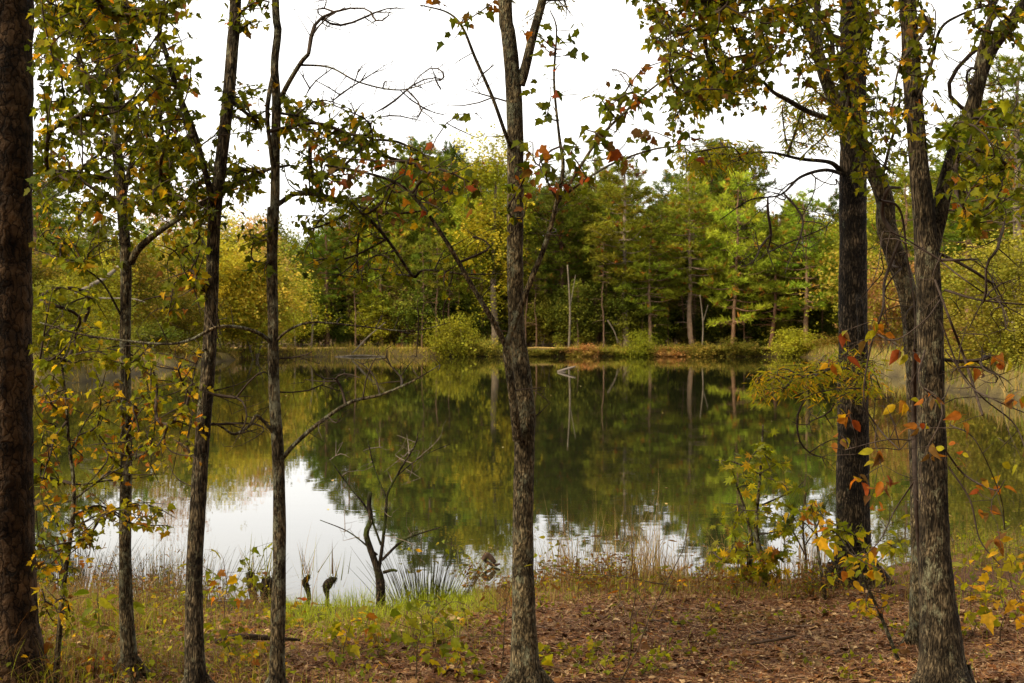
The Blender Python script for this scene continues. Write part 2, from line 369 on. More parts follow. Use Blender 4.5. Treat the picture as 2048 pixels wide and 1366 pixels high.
def put_leaves(mb, pos, shapes, size, pal, rng, droop=.6, tilt=.8):
    n = len(pos)
    if not n: return
    a = rng.uniform(0, 6.283, n); dirs = np.stack([np.cos(a), np.sin(a), -rng.uniform(-.15, 2 * droop, n)], -1)
    nor = np.array([0, 0, 1.]) + rng.normal(size=(n, 3)) * tilt
    sz = size * rng.uniform(.65, 1.25, n); cols = colours(pal, n, rng); which = rng.integers(0, len(shapes), n)
    pos = pos + nrm(dirs) * size * .35
    for k, (tv, tf) in enumerate(shapes):
        m = which == k; mb.scatter(tv, tf, pos[m], dirs[m], nor[m], sz[m], cols[m])

# ------------------------------------------------------------------ growing twigs towards wanted leaf places
def in_poly(x, y, poly):
    p = np.array(poly, float); c = np.zeros(len(x), bool); j = len(p) - 1
    for i in range(len(p)):
        cond = ((p[i, 1] > y) != (p[j, 1] > y)) & (x < (p[j, 0] - p[i, 0]) * (y - p[i, 1]) / (p[j, 1] - p[i, 1] + 1e-9) + p[i, 0]); c ^= cond; j = i
    return c
def sample_poly(poly, n, rng):
    p = np.array(poly, float); lo, hi = p.min(0), p.max(0); out = np.zeros((0, 2))
    while len(out) < n:
        q = rng.uniform(lo, hi, (n * 3, 2)); out = np.vstack([out, q[in_poly(q[:, 0], q[:, 1], poly)]])
    return out[:n]
def targets(poly, n, d0, d1, rng):
    q = sample_poly(poly, n, rng); d = rng.uniform(d0, d1, n)
    return np.stack([(q[:, 0] - CX) / F * d, d, CAMZ - (q[:, 1] - HY) / F * d], -1)

class Skeleton:
    def __init__(s): s.p, s.r, s.par = [], [], []
    def add_line(s, pts, rad):
        for q, r in zip(pts, rad): s.p.append(q); s.r.append(r); s.par.append(-1)
    def grow(s, tg, rng, step=.07, wig=.22, sag=.0, up=.4, turn=.7, rt=.0016):
        base = len(s.p); tg = np.asarray(tg); left = np.arange(len(tg)); tips = []
        def cost(nodes, t, dr=None):
            v = t[:, None] - nodes[None]; d = np.linalg.norm(v, axis=2); c = d + up * np.maximum(nodes[None, :, 2] - t[:, None, 2] - .05, 0)
            if dr is not None: c = c + turn * d * (1 - (v * dr[None]).sum(2) / np.maximum(d, 1e-6)) * (np.abs(dr).sum(1) > 0)[None]
            return c
        P0 = np.array(s.p); D0 = np.array([(nrm(s.p[i] - s.p[s.par[i]]) if s.par[i] >= 0 else np.zeros(3)) for i in range(len(s.p))]); c = cost(P0, tg, D0); bi = c.argmin(1); bd = c.min(1); alive = np.ones(len(tg), bool)
        while alive.any():
            k = int(np.where(alive, bd, 1e9).argmin()); alive[k] = False; a = s.p[bi[k]]; b = tg[k]; ln = np.linalg.norm(b - a)
            n = max(1, int(ln / step)); par = int(bi[k]); new = []; off = np.zeros(3)
            lj = min(ln, .6); jit = rng.normal(size=3) * wig * lj * .25; jit2 = rng.normal(size=3) * wig * lj * .12
            for i in range(1, n + 1):
                u = i / n; q = a * (1 - u) + b * u + jit * math.sin(math.pi * u) + jit2 * math.sin(2 * math.pi * u) + np.array([0, 0, sag * ln * math.sin(math.pi * u)])
                if i < n: q = q + rng.normal(size=3) * step * .09
                s.p.append(q); s.r.append(rt); s.par.append(par); par = len(s.p) - 1; new.append(q)
            tips.append(par)
            if alive.any():
                nw = np.array(new); idx = np.arange(len(s.p) - len(new), len(s.p)); dn = np.zeros_like(nw); dn[:] = nrm(nw[-1] - a) if len(nw) < 3 else 0
                if len(nw) >= 3: dn = nrm(np.gradient(np.vstack([a[None], nw]), axis=0))[1:]
                cc = cost(nw, tg, dn); m = cc.min(1); better = m < bd
                bi = np.where(better, idx[cc.argmin(1)], bi); bd = np.where(better, m, bd)
        cnt = np.zeros(len(s.p)); 
        for tpi in tips: cnt[tpi] += 1
        for i in range(len(s.p) - 1, base - 1, -1):
            if s.par[i] >= 0: cnt[s.par[i]] += cnt[i]
        for i in range(base, len(s.p)): s.r[i] = min(rt * max(cnt[i], 1) ** .42, .0105)
        return base, tips
    def tubes(s, mb, base, col, sides=5):
        kids = {}
        for i in range(base, len(s.p)): kids.setdefault(s.par[i], []).append(i)
        used = set()
        for i in range(base, len(s.p)):
            if i in used: continue
            chain = [s.par[i], i]; used.add(i); cur = i
            while cur in kids:
                nx = [k for k in kids[cur] if k not in used]
                if not nx: break
                cur = max(nx, key=lambda k: s.r[k]); chain.append(cur); used.add(cur)
            r = [s.r[k] for k in chain]; r[0] = min(r[0], r[1] * 1.15); r[-1] *= .5
            q = np.array([s.p[k] for k in chain])
            for _ in range(3):
                if len(q) > 2: q[1:-1] = .5 * q[1:-1] + .25 * (q[:-2] + q[2:])
            for k, v in zip(chain[1:], q[1:]): s.p[k] = v
            mb.tube(q, r, sides, col)

def px_line(pts, d, per=7):
    """rows of (x, y, width px[, depth offset]) -> smooth 3D points and radii"""
    a = np.array([(*p, 0.)[:4] if len(p) == 3 else p for p in pts], float); a = smooth(a, per)
    dd = d + a[:, 3]; q = np.stack([(a[:, 0] - CX) / F * dd, dd, CAMZ - (a[:, 1] - HY) / F * dd], -1)
    return q, np.maximum(a[:, 2], .8) / 2 / F * dd

TWIG = (.05, .036, .026)
def near_tree(name, label, cat, d, trunk, bark, limbs=(), regions=(), bare=(), sides=28, flare=1.45, group=None, bump=.06, leaf_part='foliage', seed=1, twig=TWIG, trunk_name='trunk', roots=4, rt=.0016):
    """trunk and limbs are pixel polylines; regions = (polygon, tips, d0, d1, leaves per tip, palette, shape, size)"""
    rng = np.random.default_rng(seed); tp, tr = px_line(trunk, d)
    bx, by = tp[0, 0], tp[0, 1]; bz = gz1(bx, by)
    if tp[0, 2] > bz - .02 and name not in ('x',):
        n0 = 5; ext = np.linspace([bx, by, bz - .08], tp[0], n0, endpoint=False); tp = np.vstack([ext, tp]); tr = np.concatenate([np.full(n0, tr[0]), tr])
    arc = np.concatenate([[0], np.cumsum(np.linalg.norm(np.diff(tp, axis=0), axis=1))]); na = int(arc[-1] / .035); u_ = np.linspace(0, arc[-1], na)
    tp = np.stack([np.interp(u_, arc, tp[:, j]) for j in range(3)], -1); tr = np.interp(u_, arc, tr)
    hgt = tp[:, 2] - bz; tr = tr * (1 + (flare - 1) * np.exp(-np.maximum(hgt, 0) / .16))
    root = thing(name, (bx, by, bz), label, cat, group); o3 = np.array([bx, by, bz])
    mb = MB(); mb.tube(tp, tr, sides, bump=bump, seed=seed)
    for k in range(roots):
        a = 6.283 * k / roots + rng.uniform(-.3, .3); ln = rng.uniform(.1, .22); u = np.linspace(0, 1, 7)[:, None]; dirv = np.array([math.cos(a), math.sin(a)])
        xy = np.array([bx, by]) + dirv * (tr[3] * .45 + u * ln); zz = gz(xy[:, 0], xy[:, 1]) + .12 * (1 - u[:, 0]) ** 2 - .015
        mb.tube(np.column_stack([xy, zz]), np.linspace(tr[3] * .5, .012, 7), 8, bump=.1, seed=k)
    mb.obj(trunk_name, bark, root, True, o3)
    sk = Skeleton(); sk.add_line(tp[::4], tr[::4])
    for ln in limbs:
        dl = d
        if isinstance(ln, dict): dl = ln.get('d', d); ln = ln['p']
        q, r = px_line(ln, dl); lb = MB(); lb.tube(q, r, 10 if ln[0][2] > 14 else 7, bump=.06, seed=seed + len(sk.p))
        lb.obj('limb', bark, root, True, o3); sk.add_line(q, r)
    lf, tw = MB(), MB()
    for (poly, n, d0, d1, per, pal, shapes, size) in regions:
        if size < .1: n, per = int(n * (3.9 if shapes is MAPLE and pal != 'redm' else 2.6 if shapes is NARROW else 1.9)), per * .5; size = size * (.76 if pal == 'redm' else .63 if shapes is MAPLE else .68 if shapes is NARROW else 1)
        else: n, per = int(n * .6), per * .8
        tg = targets(poly, n, d0, d1, rng); base, tips = sk.grow(tg, rng, rt=rt); sk.tubes(tw, base, twig)
        pos = []
        for tpi in tips:
            ch = [tpi]; cur = tpi
            while sk.par[cur] >= base and len(ch) < 6: cur = sk.par[cur]; ch.append(cur)
            for k in range(rng.poisson(per) + 1): pos.append(sk.p[ch[rng.integers(0, len(ch))] if k else tpi] + rng.normal(size=3) * size * .25)
        put_leaves(lf, np.array(pos), shapes, size, pal, rng)
    for (poly, n, d0, d1) in bare:
        tg = targets(poly, int(n * 1.8), d0, d1, rng); base, tips = sk.grow(tg, rng, wig=.5, up=.35, rt=.0019, step=.06); sk.tubes(tw, base, twig, 4)
        for i in range(base, len(sk.p)):
            if rng.random() < .75: 
                q0 = sk.p[i]; dv = nrm(rng.normal(size=3) * [1, .6, 1] + [0, 0, .3]) * rng.uniform(.03, .13); tw.tube([q0, q0 + dv * .5 + rng.normal(size=3) * .008, q0 + dv], [.0016, .0012, .0006], 3, twig)
    tw.obj('branches', M['twig'], root, True, o3); lf.obj(leaf_part, M['leaf'], root, False, o3)
    return root

# ------------------------------------------------------------------ far trees: a few prototypes, then copies sharing mesh data
def tufts(mb, pos, dirs, rng, n, ln, w, cols):
    k = len(pos); pos = np.repeat(pos, n, 0); d = nrm(np.repeat(dirs, n, 0) * .9 + rng.normal(size=(k * n, 3)) * .75 + np.array([0, 0, .25]))
    tv, tf = NEEDLE; tv = tv * np.array([w, 1, 1]); c = np.repeat(cols, n, 0) * rng.uniform(.8, 1.25, (k * n, 1))
    mb.scatter(tv, tf, pos, d, rng.normal(size=(k * n, 3)) + np.array([0, 0, .8]), ln * rng.uniform(.6, 1.3, k * n), np.clip(c, 0, 1))

def pine_meshes(seed, H=16., low=.35, R=2.6, col=(.10, .125, .014), plates=1., bare_r=.2, tcol=(.16, .09, .055), dens=1., rust=.05, rnd=1.7):
    rng = np.random.default_rng(seed); tb, cr = MB(), MB()
    zz = np.linspace(-.3, H * .98, 22); lean = rng.normal(size=2) * .02
    cx = np.cumsum(rng.normal(size=22) * .035) + lean[0] * zz; cy = np.cumsum(rng.normal(size=22) * .035) + lean[1] * zz
    tb.tube(np.stack([cx, cy, zz], -1), bare_r * (1 - zz / H * .86) ** .9, 8, tcol, .08, seed)
    z = H * low; pos, dirs, cc = [], [], []; ph = rng.uniform(0, 6)
    dead = np.linspace(H * .12, H * low, int(9))
    for zd in dead:
        a = rng.uniform(0, 6.28); ln = rng.uniform(.5, 1.6); q = np.array([np.interp(zd, zz, cx), np.interp(zd, zz, cy), zd]); e = q + np.array([math.cos(a) * ln, math.sin(a) * ln, rng.uniform(-.4, .3)])
        tb.tube(smooth([q, (q + e) / 2 + [0, 0, .1], e], 3), np.linspace(.03, .008, 7), 4, tcol)
    while z < H * .985:
        f = (z - H * low) / (H * (1 - low)); nb = rng.integers(3, 6); ph += rng.uniform(.5, 1.6)
        for b in range(nb):
            a = ph + 6.283 * b / nb + rng.normal() * .25
            ln = R * (math.sin(min(1, f * 1.9 + .35) * math.pi / 2) * (1 - f ** rnd) + .12) * rng.uniform(.65, 1.2)
            rise = ln * (.05 + .5 * f + rng.normal() * .1); zb = z + rng.normal() * .12
            q = np.array([np.interp(zb, zz, cx), np.interp(zb, zz, cy), zb]); h = np.array([math.cos(a), math.sin(a), 0]); sd = np.array([-h[1], h[0], 0])
            u = np.linspace(0, 1, 6)[:, None]; br = q + h * ln * u + np.array([0, 0, 1]) * (rise * u ** 1.6 - .1 * ln * np.sin(u * 3.14))
            tb.tube(br, np.linspace(.05 * (1 - f) + .015, .01, 6), 4, tcol)
            nt = max(4, int(ln * 15 * dens)); t = rng.uniform(.28, 1.05, nt) ** .8; lat = rng.normal(size=nt) * .22 * ln * (1.25 - t) * 1.3
            p = q + h * (ln * t)[:, None] + sd * lat[:, None] + np.array([0, 0, 1]) * (rise * t ** 1.6 + rng.normal(size=nt) * .085 * (2 - plates))[:, None]
            pos.append(p); dirs.append(nrm(h * .7 + sd * np.sign(lat)[:, None] * .5 + np.array([0, 0, .35]))); cl = rng.uniform(.72, 1.3)
            ccc = np.tile(np.array(col) * cl * np.array([1 + rng.normal() * .08, 1, 1]), (nt, 1)); ru = rng.random(nt) < rust; ccc[ru] = np.array([.42, .2, .03]) * rng.uniform(.6, 1.1, (ru.sum(), 1)); cc.append(ccc)
        z += rng.uniform(.5, 1.0) * (1 - .4 * f)
    tufts(cr, np.vstack(pos), np.vstack(dirs), rng, 9, .36, .17, np.vstack(cc))
    return tb.mesh('trunk', M['far_bark'], True), cr.mesh('crown', M['needle'])

def broad_meshes(seed, H=10., W=5., low=.2, cols=((.2, .2, .02),), n=900, leaf=.2, stems=1, tcol=(.13, .1, .07), shape='oval', lumps=26, per=8):
    rng = np.random.default_rng(seed); tb, cr = MB(), MB(); sk = Skeleton()
    for s_ in range(stems):
        a = rng.uniform(0, 6.28); sp = (.0 if stems == 1 else W * .22); k = np.linspace(0, 1, 12); top = H * (.8 if stems == 1 else rng.uniform(.55, .8))
        ax = np.cumsum(rng.normal(size=12) * .05 * H / 10) + math.cos(a) * sp * k; ay = np.cumsum(rng.normal(size=12) * .05 * H / 10) + math.sin(a) * sp * k
        pts = np.stack([ax, ay, -.2 + k * top], -1); r = (.016 * H if stems == 1 else .008 * H) * (1 - k * .8)
        tb.tube(pts, r, 7, tcol, .08, seed); sk.add_line(pts[3:], r[3:])
    c = []
    while len(c) < lumps:
        u = rng.uniform(-1, 1, 3)
        if np.linalg.norm(u) > 1: continue
        if shape == 'cone' and abs(np.hypot(u[0], u[1])) > (1 - (u[2] + 1) / 2 * .85): continue
        c.append(u)
    c = np.array(c) * np.array([W / 2, W / 2, H * (1 - low) / 2]) * .92 + np.array([0, 0, H * (1 + low) / 2])
    base, tips = sk.grow(c, rng, step=.5, wig=.3, rt=.012); sk.tubes(tb, base, tcol, 4)
    pos, cc = [], []; cl = np.array(cols)
    for q in c:
        k = int(n / lumps * rng.uniform(.5, 1.6)); rad = np.array([W * .135, W * .135, W * .085]) * rng.uniform(.7, 1.35)
        g = rng.normal(size=(k, 3)) * rad; pos.append(q + g)
        cc.append(np.tile(cl[rng.integers(0, len(cl))] * rng.uniform(.55, 1.35), (k, 1)))
    pos = np.repeat(np.vstack(pos), per, 0); m = len(pos); pos = pos + rng.normal(size=(m, 3)) * leaf * .9
    a = rng.uniform(0, 6.28, m); dirs = np.stack([np.cos(a), np.sin(a), rng.uniform(-.8, .3, m)], -1)
    cr.scatter(*RHOMB, pos, dirs, rng.normal(size=(m, 3)) * .7 + [0, 0, 1], leaf * rng.uniform(.6, 1.3, m), np.clip(np.repeat(np.vstack(cc), per, 0) * rng.uniform(.8, 1.2, (m, 1)), 0, 1))
    return tb.mesh('trunk', M['far_bark'], True), cr.mesh('crown', M['far_leaf'])

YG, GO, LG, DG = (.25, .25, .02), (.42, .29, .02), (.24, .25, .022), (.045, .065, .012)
PROTO = {
    'pine_a': (16, 5.2, pine_meshes(1, low=.36, R=2.6, rnd=2.6, col=(.23, .265, .022), tcol=(.23, .175, .125), rust=.05)),
    'pine_b': (16, 4.6, pine_meshes(2, low=.3, R=2.3, rnd=2.4, col=(.155, .205, .02))),
    'pine_c': (16, 4.4, pine_meshes(3, low=.45, R=2.2, col=(.095, .13, .018), plates=.3, rnd=4.5)),
    'pine_d': (16, 5.0, pine_meshes(4, low=.5, R=2.5, col=(.14, .175, .018), plates=.5, tcol=(.2, .11, .07), rnd=3.2)),
    'pine_e': (12, 5.6, pine_meshes(5, H=12, low=.16, R=2.8, rnd=2.4, plates=.8, col=(.24, .29, .024), bare_r=.15, tcol=(.24, .14, .08))),
    'pine_f': (12, 5.0, pine_meshes(6, H=12, low=.22, R=2.5, rnd=2.8, plates=.6, col=(.19, .235, .022), bare_r=.15, tcol=(.2, .11, .07))),
    'pine_g': (14, 5.4, pine_meshes(7, H=14, low=.26, R=2.7, col=(.21, .255, .022), bare_r=.16, tcol=(.24, .15, .09), rnd=2.6, plates=.7)),
    'pine_h': (16, 5.2, pine_meshes(8, H=16, low=.33, R=2.6, col=(.185, .23, .02), tcol=(.26, .18, .12), rnd=3., plates=.6, rust=.07)),
    'pine_thin': (10, 2.4, pine_meshes(9, H=10, low=.55, R=1.2, col=(.16, .18, .02), bare_r=.08, tcol=(.13, .08, .05), rnd=2.4)),
    'poplar': (20, 6.0, broad_meshes(11, 20, 6, .12, ((.33, .31, .025), (.27, .28, .022), (.4, .31, .025)), 2000, .22, shape='oval', lumps=60, per=7)),
    'yellow': (9, 7.5, broad_meshes(12, 9, 7.5, .12, ((.44, .37, .025), (.36, .35, .025), (.27, .3, .024)), 1900, .16, 3, lumps=70)),
    'orange': (14, 8, broad_meshes(13, 14, 8, .25, ((.62, .30, .15), (.58, .27, .13), (.52, .33, .12), (.40, .29, .07)), 1600, .18, 1, lumps=80, per=7)),
    'green': (9, 6, broad_meshes(14, 9, 6, .1, (LG, (.3, .29, .024), (.15, .18, .02)), 1900, .16, 2, lumps=64)),
    'green_b': (8, 6, broad_meshes(15, 8, 6, .05, ((.18, .2, .02), (.27, .26, .024), (.34, .27, .035)), 1900, .155, 3, lumps=70)),
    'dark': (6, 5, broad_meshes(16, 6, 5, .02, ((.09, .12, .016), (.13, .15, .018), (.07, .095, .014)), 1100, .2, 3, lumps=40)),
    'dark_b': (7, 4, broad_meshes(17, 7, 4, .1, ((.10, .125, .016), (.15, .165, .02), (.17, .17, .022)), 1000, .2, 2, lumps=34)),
    'brown': (7, 5, broad_meshes(18, 7, 5, .1, ((.12, .08, .04), (.10, .065, .03), (.15, .10, .045)), 1300, .17, 2, lumps=46)),
    'bush': (2.6, 3.4, broad_meshes(19, 2.6, 3.4, .0, ((.3, .3, .025), (.24, .27, .022)), 900, .12, 6, lumps=60)),
    'bush_b': (1.6, 2.6, broad_meshes(20, 1.6, 2.6, .0, ((.24, .21, .03), (.17, .17, .025), (.3, .22, .04)), 700, .1, 7, lumps=50)),
    'bush_o': (1.4, 2.4, broad_meshes(21, 1.4, 2.4, .0, ((.40, .22, .07), (.34, .2, .06), (.3, .22, .05)), 600, .12, 5, lumps=24)),
    'light': (9, 6, broad_meshes(24, 9, 6, .03, ((.34, .33, .035), (.4, .38, .05), (.28, .3, .03)), 1900, .15, 3, lumps=64)),
    'rust': (6, 6, broad_meshes(22, 6, 6, .02, ((.40, .25, .07), (.40, .29, .06), (.32, .3, .04), (.38, .2, .07)), 1300, .18, 3, lumps=44)),
}
CATS = {'pine': ('pine_tree', 'pine'), 'bush': ('bush', 'bush'), 'dark': ('evergreen_shrub', 'shrub')}
def far_tree(kind, x, ytop, D, wpx=None, label=None, group=None, sink=.05, name=None):
    H0, W0, (mt, mc) = PROTO[kind]; X = (x - CX) / F * D; zg = gz1(X, D); H = CAMZ - (ytop - HY) / F * D - zg
    sz = H / H0; sw = (wpx / F * D / W0) if wpx else sz * RNG.uniform(.85, 1.2)
    nm, cat = name or CATS.get(kind.split('_')[0], ('tree', 'tree'))
    r = thing(nm, (X, D, zg - sink), label, cat, group); r.rotation_euler = (0, 0, RNG.uniform(0, 6.28)); r.scale = (sw, sw, sz)
    for pn, me in (('trunk', mt), ('crown', mc)):
        o = bpy.data.objects.new(pn, me); COL.objects.link(o); o.parent = r
    return r
SKY = [(-200, 250), (60, 320), (130, 330), (180, 420), (260, 415), (330, 380), (420, 405), (500, 440), (560, 520), (615, 520), (660, 430), (760, 350), (860, 300), (930, 305), (1060, 345), (1105, 385), (1150, 340), (1200, 315), (1265, 340), (1310, 420), (1350, 340), (1400, 295), (1490, 320), (1535, 425), (1590, 385), (1650, 445), (1680, 440), (1720, 330), (1800, 300), (1900, 220), (2000, 130), (2300, 120)]

# front row of the far bank, single trees one can point to
H = far_tree
H('poplar', 985, 225, 124, 150, 'tall yellow green broadleaf tree rising above the pines on the far bank')
H('pine_a', 1252, 318, 123, 170, 'yellow green pine with a thick pale bare trunk above the rounded bush')
H('pine_g', 1300, 425, 122.5, 130, 'pine with layered yellow green boughs just right of the thick pale trunk')
H('pine_h', 1385, 355, 124, 150, 'layered pale green pine left of the two leaning reddish trunks')
H('pine_e', 1465, 345, 123, 160, 'broad light green pine with boughs reaching low, fourth along the right of the far bank')
H('pine_f', 1545, 430, 123, 150, 'yellow green pine in front of the sky gap right of the far wood')
H('pine_g', 1612, 385, 121, 170, 'wide bright green pine beside the willow oak trunk on the far bank')
H('pine_c', 1402, 280, 131, 120, 'dark tall pine with the highest top right of the poplar')
H('pine_c', 1482, 300, 132, 110, 'dark tall pine at the edge of the sky gap')
H('pine_b', 1195, 305, 130, 130, 'mid green pine top between the poplar and the thick pale trunk')
H('pine_d', 1120, 345, 127, 130, 'pine with a bare grey trunk just right of the central maple')
H('pine_c', 858, 280, 134, 120, 'dark pine with rounded top behind the maple leaves left of the poplar')
H('pine_c', 925, 290, 136, 100, 'dark slender pine touching the left side of the poplar')
H('pine_d', 770, 352, 130, 130, 'dark pine behind the brown shrub on the far bank')
H('pine_d', 700, 395, 129, 120, 'dark pine left of the brown shrub with a straight bare trunk')
H('pine_b', 655, 445, 126, 110, 'dark pine next to the sky gap left of the far wood')
H('brown', 835, 550, 126, 115, 'brown withered tree leaning over the far bank')
H('green', 760, 585, 126, 120, 'pale olive small tree beside the brown withered tree')
H('bush', 905, 628, 119.5, 100, 'large yellow green bush below the poplar at the water edge')
H('bush', 1280, 660, 119.8, 62, 'rounded bright green bush below the thick pale pine trunk')
H('bush_o', 1345, 696, 119.5, 80, 'low rust orange fern clump right of the rounded green bush')
H('bush_b', 1480, 676, 119, 80, 'straw green bush on the right part of the far bank')
H('bush_b', 1400, 684, 119.2, 90, 'low olive bush between the fern clump and the straw green bush')
H('bush', 1590, 655, 118, 100, 'yellow green bush on the far bank near the willow oak')
H('bush_b', 1690, 668, 112, 110, 'tan and green brush behind the willow oak trunk')
H('bush_o', 1165, 690, 120, 60, 'small reddish brush on the straw bank right of the central maple')
H('bush_b', 960, 668, 119.5, 80, 'tan twiggy bush left of the central maple at the far water edge')
H('green', 600, 560, 125.5, 130, 'light green small tree standing alone below the left sky gap')
H('yellow', 540, 545, 116, 140, 'gold green small tree left of the light green one')
H('yellow', 440, 480, 104, 190, 'bright yellow tree beside the second thin maple trunk')
H('orange', 490, 428, 124, 150, 'pale salmon tree behind the bright yellow tree')
H('orange', 345, 372, 112, 170, 'pale orange tree seen through the leaves at the left')
H('green_b', 250, 455, 84, 170, 'olive and tan tree right of the fallen grey trunk')
H('rust', 330, 520, 92, 130, 'orange tinged tree left of the bright yellow tree')
H('green_b', 370, 560, 90, 120, 'olive bushy tree behind the thin maples on the left bank')
H('green', 170, 500, 70, 170, 'green leafy tree in front of the fallen grey trunk')
H('pine_c', 92, 318, 66, 170, 'dark green pine next to the big scaly trunk')
H('green', 90, 560, 55, 200, 'leafy green tree low beside the big scaly trunk')
H('green_b', 40, 470, 60, 200, 'olive tree half hidden behind the big scaly trunk')
H('bush_b', 330, 680, 84, 120, 'tan brush on the left bank below the orange tinged tree')
H('bush', 230, 668, 72, 110, 'green bush at the left water edge')
H('bush_o', 225, 715, 66, 60, 'small red orange bush at the left water edge')
H('bush_b', 400, 690, 98, 100, 'straw coloured low bush below the bright yellow tree')
H('green_b', 130, 640, 58, 150, 'olive shrub overhanging the water next to the scaly pine')
H('dark_b', 300, 640, 80, 90, 'dark green shrub on the left bank behind the tan grass')
H('bush', 380, 655, 92, 90, 'yellow green bush on the left bank between the two thin maples')
H('green', 455, 600, 106, 110, 'small olive tree at the foot of the bright yellow tree')
H('bush_b', 180, 690, 63, 110, 'tan brush close to the water on the left bank')
H('dark_b', 500, 630, 117, 90, 'dark green shrub at the far left corner of the pond')
H('pine_a', 2030, 110, 62, 330, 'tall green pine at the right border of the photo')
H('pine_b', 1940, 225, 72, 210, 'green pine left of the tall one at the right border')
H('pine_e', 1830, 330, 88, 200, 'yellow green pine behind the forked right tree')
H('light', 1985, 470, 47, 240, 'light green airy tree on the right bank with whitish twigs')
H('light', 2070, 440, 45, 240, 'gold tipped light green tree at the right border')
H('rust', 1775, 500, 84, 160, 'rust orange bush seen between the two right trunks')
H('yellow', 1760, 400, 100, 130, 'yellow tree seen above the rust bush between the right trunks')
H('rust', 1900, 610, 60, 140, 'rusty brush behind the forked right tree')
H('bush_b', 1960, 690, 50, 170, 'tan brush along the right water edge')
H('bush_o', 1930, 720, 52, 60, 'small red bush behind the hanging twigs at right')
# second and third rows: one cannot tell these from one another
for row, (D0, D1, n, kinds) in enumerate(((126, 134, 24, ['pine_b', 'pine_h', 'pine_g', 'pine_d']), (135, 146, 26, ['pine_c', 'pine_d', 'pine_b']), (147, 160, 24, ['pine_c', 'pine_b']))):
    for k in range(n):
        x = 640 + (1730 - 640) * (k + RNG.uniform(.1, .9)) / n; yt = lerp(x, SKY) + abs(RNG.normal()) * 30 + (10 if row == 0 else 0)
        far_tree(kinds[RNG.integers(0, len(kinds))], x, yt, RNG.uniform(D0, D1), None, 'pine crowded among others in the rows of the far wood', 'pines crowded in the far wood')
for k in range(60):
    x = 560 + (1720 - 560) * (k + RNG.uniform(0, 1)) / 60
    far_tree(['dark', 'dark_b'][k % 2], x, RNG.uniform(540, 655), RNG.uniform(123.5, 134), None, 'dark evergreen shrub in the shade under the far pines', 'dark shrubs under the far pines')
for k in range(36):
    x = 620 + 1060 * (k + RNG.uniform(0, 1)) / 36; xx = RNG.uniform(-14, 14)
    far_tree('pine_thin', x, RNG.uniform(430, 560), RNG.uniform(122, 130), None, 'thin young pine with a bare stem among the far pines', 'thin young pines on the far bank')
for k in range(22):
    x = 560 + (1000) * RNG.uniform(0, 1)
    far_tree(['bush_b', 'bush_o', 'bush_b'][k % 3], x, RNG.uniform(684, 700), RNG.uniform(122.5, 125.5), None, 'low brush at the foot of the far pines', 'low brush under the far pines')
for k in range(22):
    x = 1060 + 640 * (k + RNG.uniform(0, 1)) / 22
    far_tree(['bush_b', 'bush', 'bush_b'][k % 3], x, RNG.uniform(688, 702), RNG.uniform(119.6, 121.2), RNG.uniform(34, 80), 'low patch of brush on the edge of the far bank', 'low brush on the edge of the far bank')
for k in range(14):
    x = -60 + 640 * (k + RNG.uniform(0, 1)) / 14
    far_tree(['green_b', 'pine_d', 'green', 'pine_b'][k % 4], x, lerp(x, SKY) + 5 + RNG.uniform(0, 60), RNG.uniform(96, 130) if x > 300 else RNG.uniform(78, 100), None, 'mixed green tree in the wood behind the left bank', 'trees behind the left bank')
for k in range(12):
    x = 1700 + 420 * (k + RNG.uniform(0, 1)) / 12
    far_tree(['pine_b', 'green', 'green_b', 'pine_d'][k % 4], x, lerp(x, SKY) + 60 + RNG.uniform(0, 120), RNG.uniform(95, 118), None, 'mixed green tree in the wood behind the right bank', 'trees behind the right bank')

def merged(name, label, cat, kind, items, kindval='stuff'):
    """many copies of prototype meshes joined into one uncountable mass"""
    root = MB(); root2 = MB()
    for (k, X, Y, Z, s, sz, a) in items:
        for tgt, me in ((root2, PROTO[k][2][0]), (root, PROTO[k][2][1])):
            v = np.zeros(len(me.vertices) * 3, np.float32); me.vertices.foreach_get('co', v); v = v.reshape(-1, 3) * [s, s, sz]
            v = np.stack([v[:, 0] * math.cos(a) - v[:, 1] * math.sin(a) + X, v[:, 0] * math.sin(a) + v[:, 1] * math.cos(a) + Y, v[:, 2] + Z], -1)
            c = np.zeros(len(me.vertices) * 4, np.float32); me.color_attributes['col'].data.foreach_get('color', c); c = c.reshape(-1, 4)[:, :3]
            n = len(me.polygons); lt = np.zeros(n, np.int32); me.polygons.foreach_get('loop_total', lt); lv = np.zeros(len(me.loops), np.int32); me.loops.foreach_get('vertex_index', lv)
            st = np.concatenate([[0], np.cumsum(lt)[:-1]]); fs = [np.stack([lv[st[lt == q] + j] for j in range(q)], -1) for q in (3, 4) if (lt == q).any()]
            tgt.add(v, fs, c)
    return root, root2
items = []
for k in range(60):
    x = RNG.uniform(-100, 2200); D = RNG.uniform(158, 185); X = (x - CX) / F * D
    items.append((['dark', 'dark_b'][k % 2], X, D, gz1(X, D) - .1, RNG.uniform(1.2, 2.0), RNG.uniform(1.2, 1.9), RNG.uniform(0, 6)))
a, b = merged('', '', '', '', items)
o = a.obj('far_woods', M['far_leaf']); tag(o, 'dark depth of the wood behind the far rows of pines', 'woods', kind='stuff'); b.obj('trunks', M['far_bark'], o)
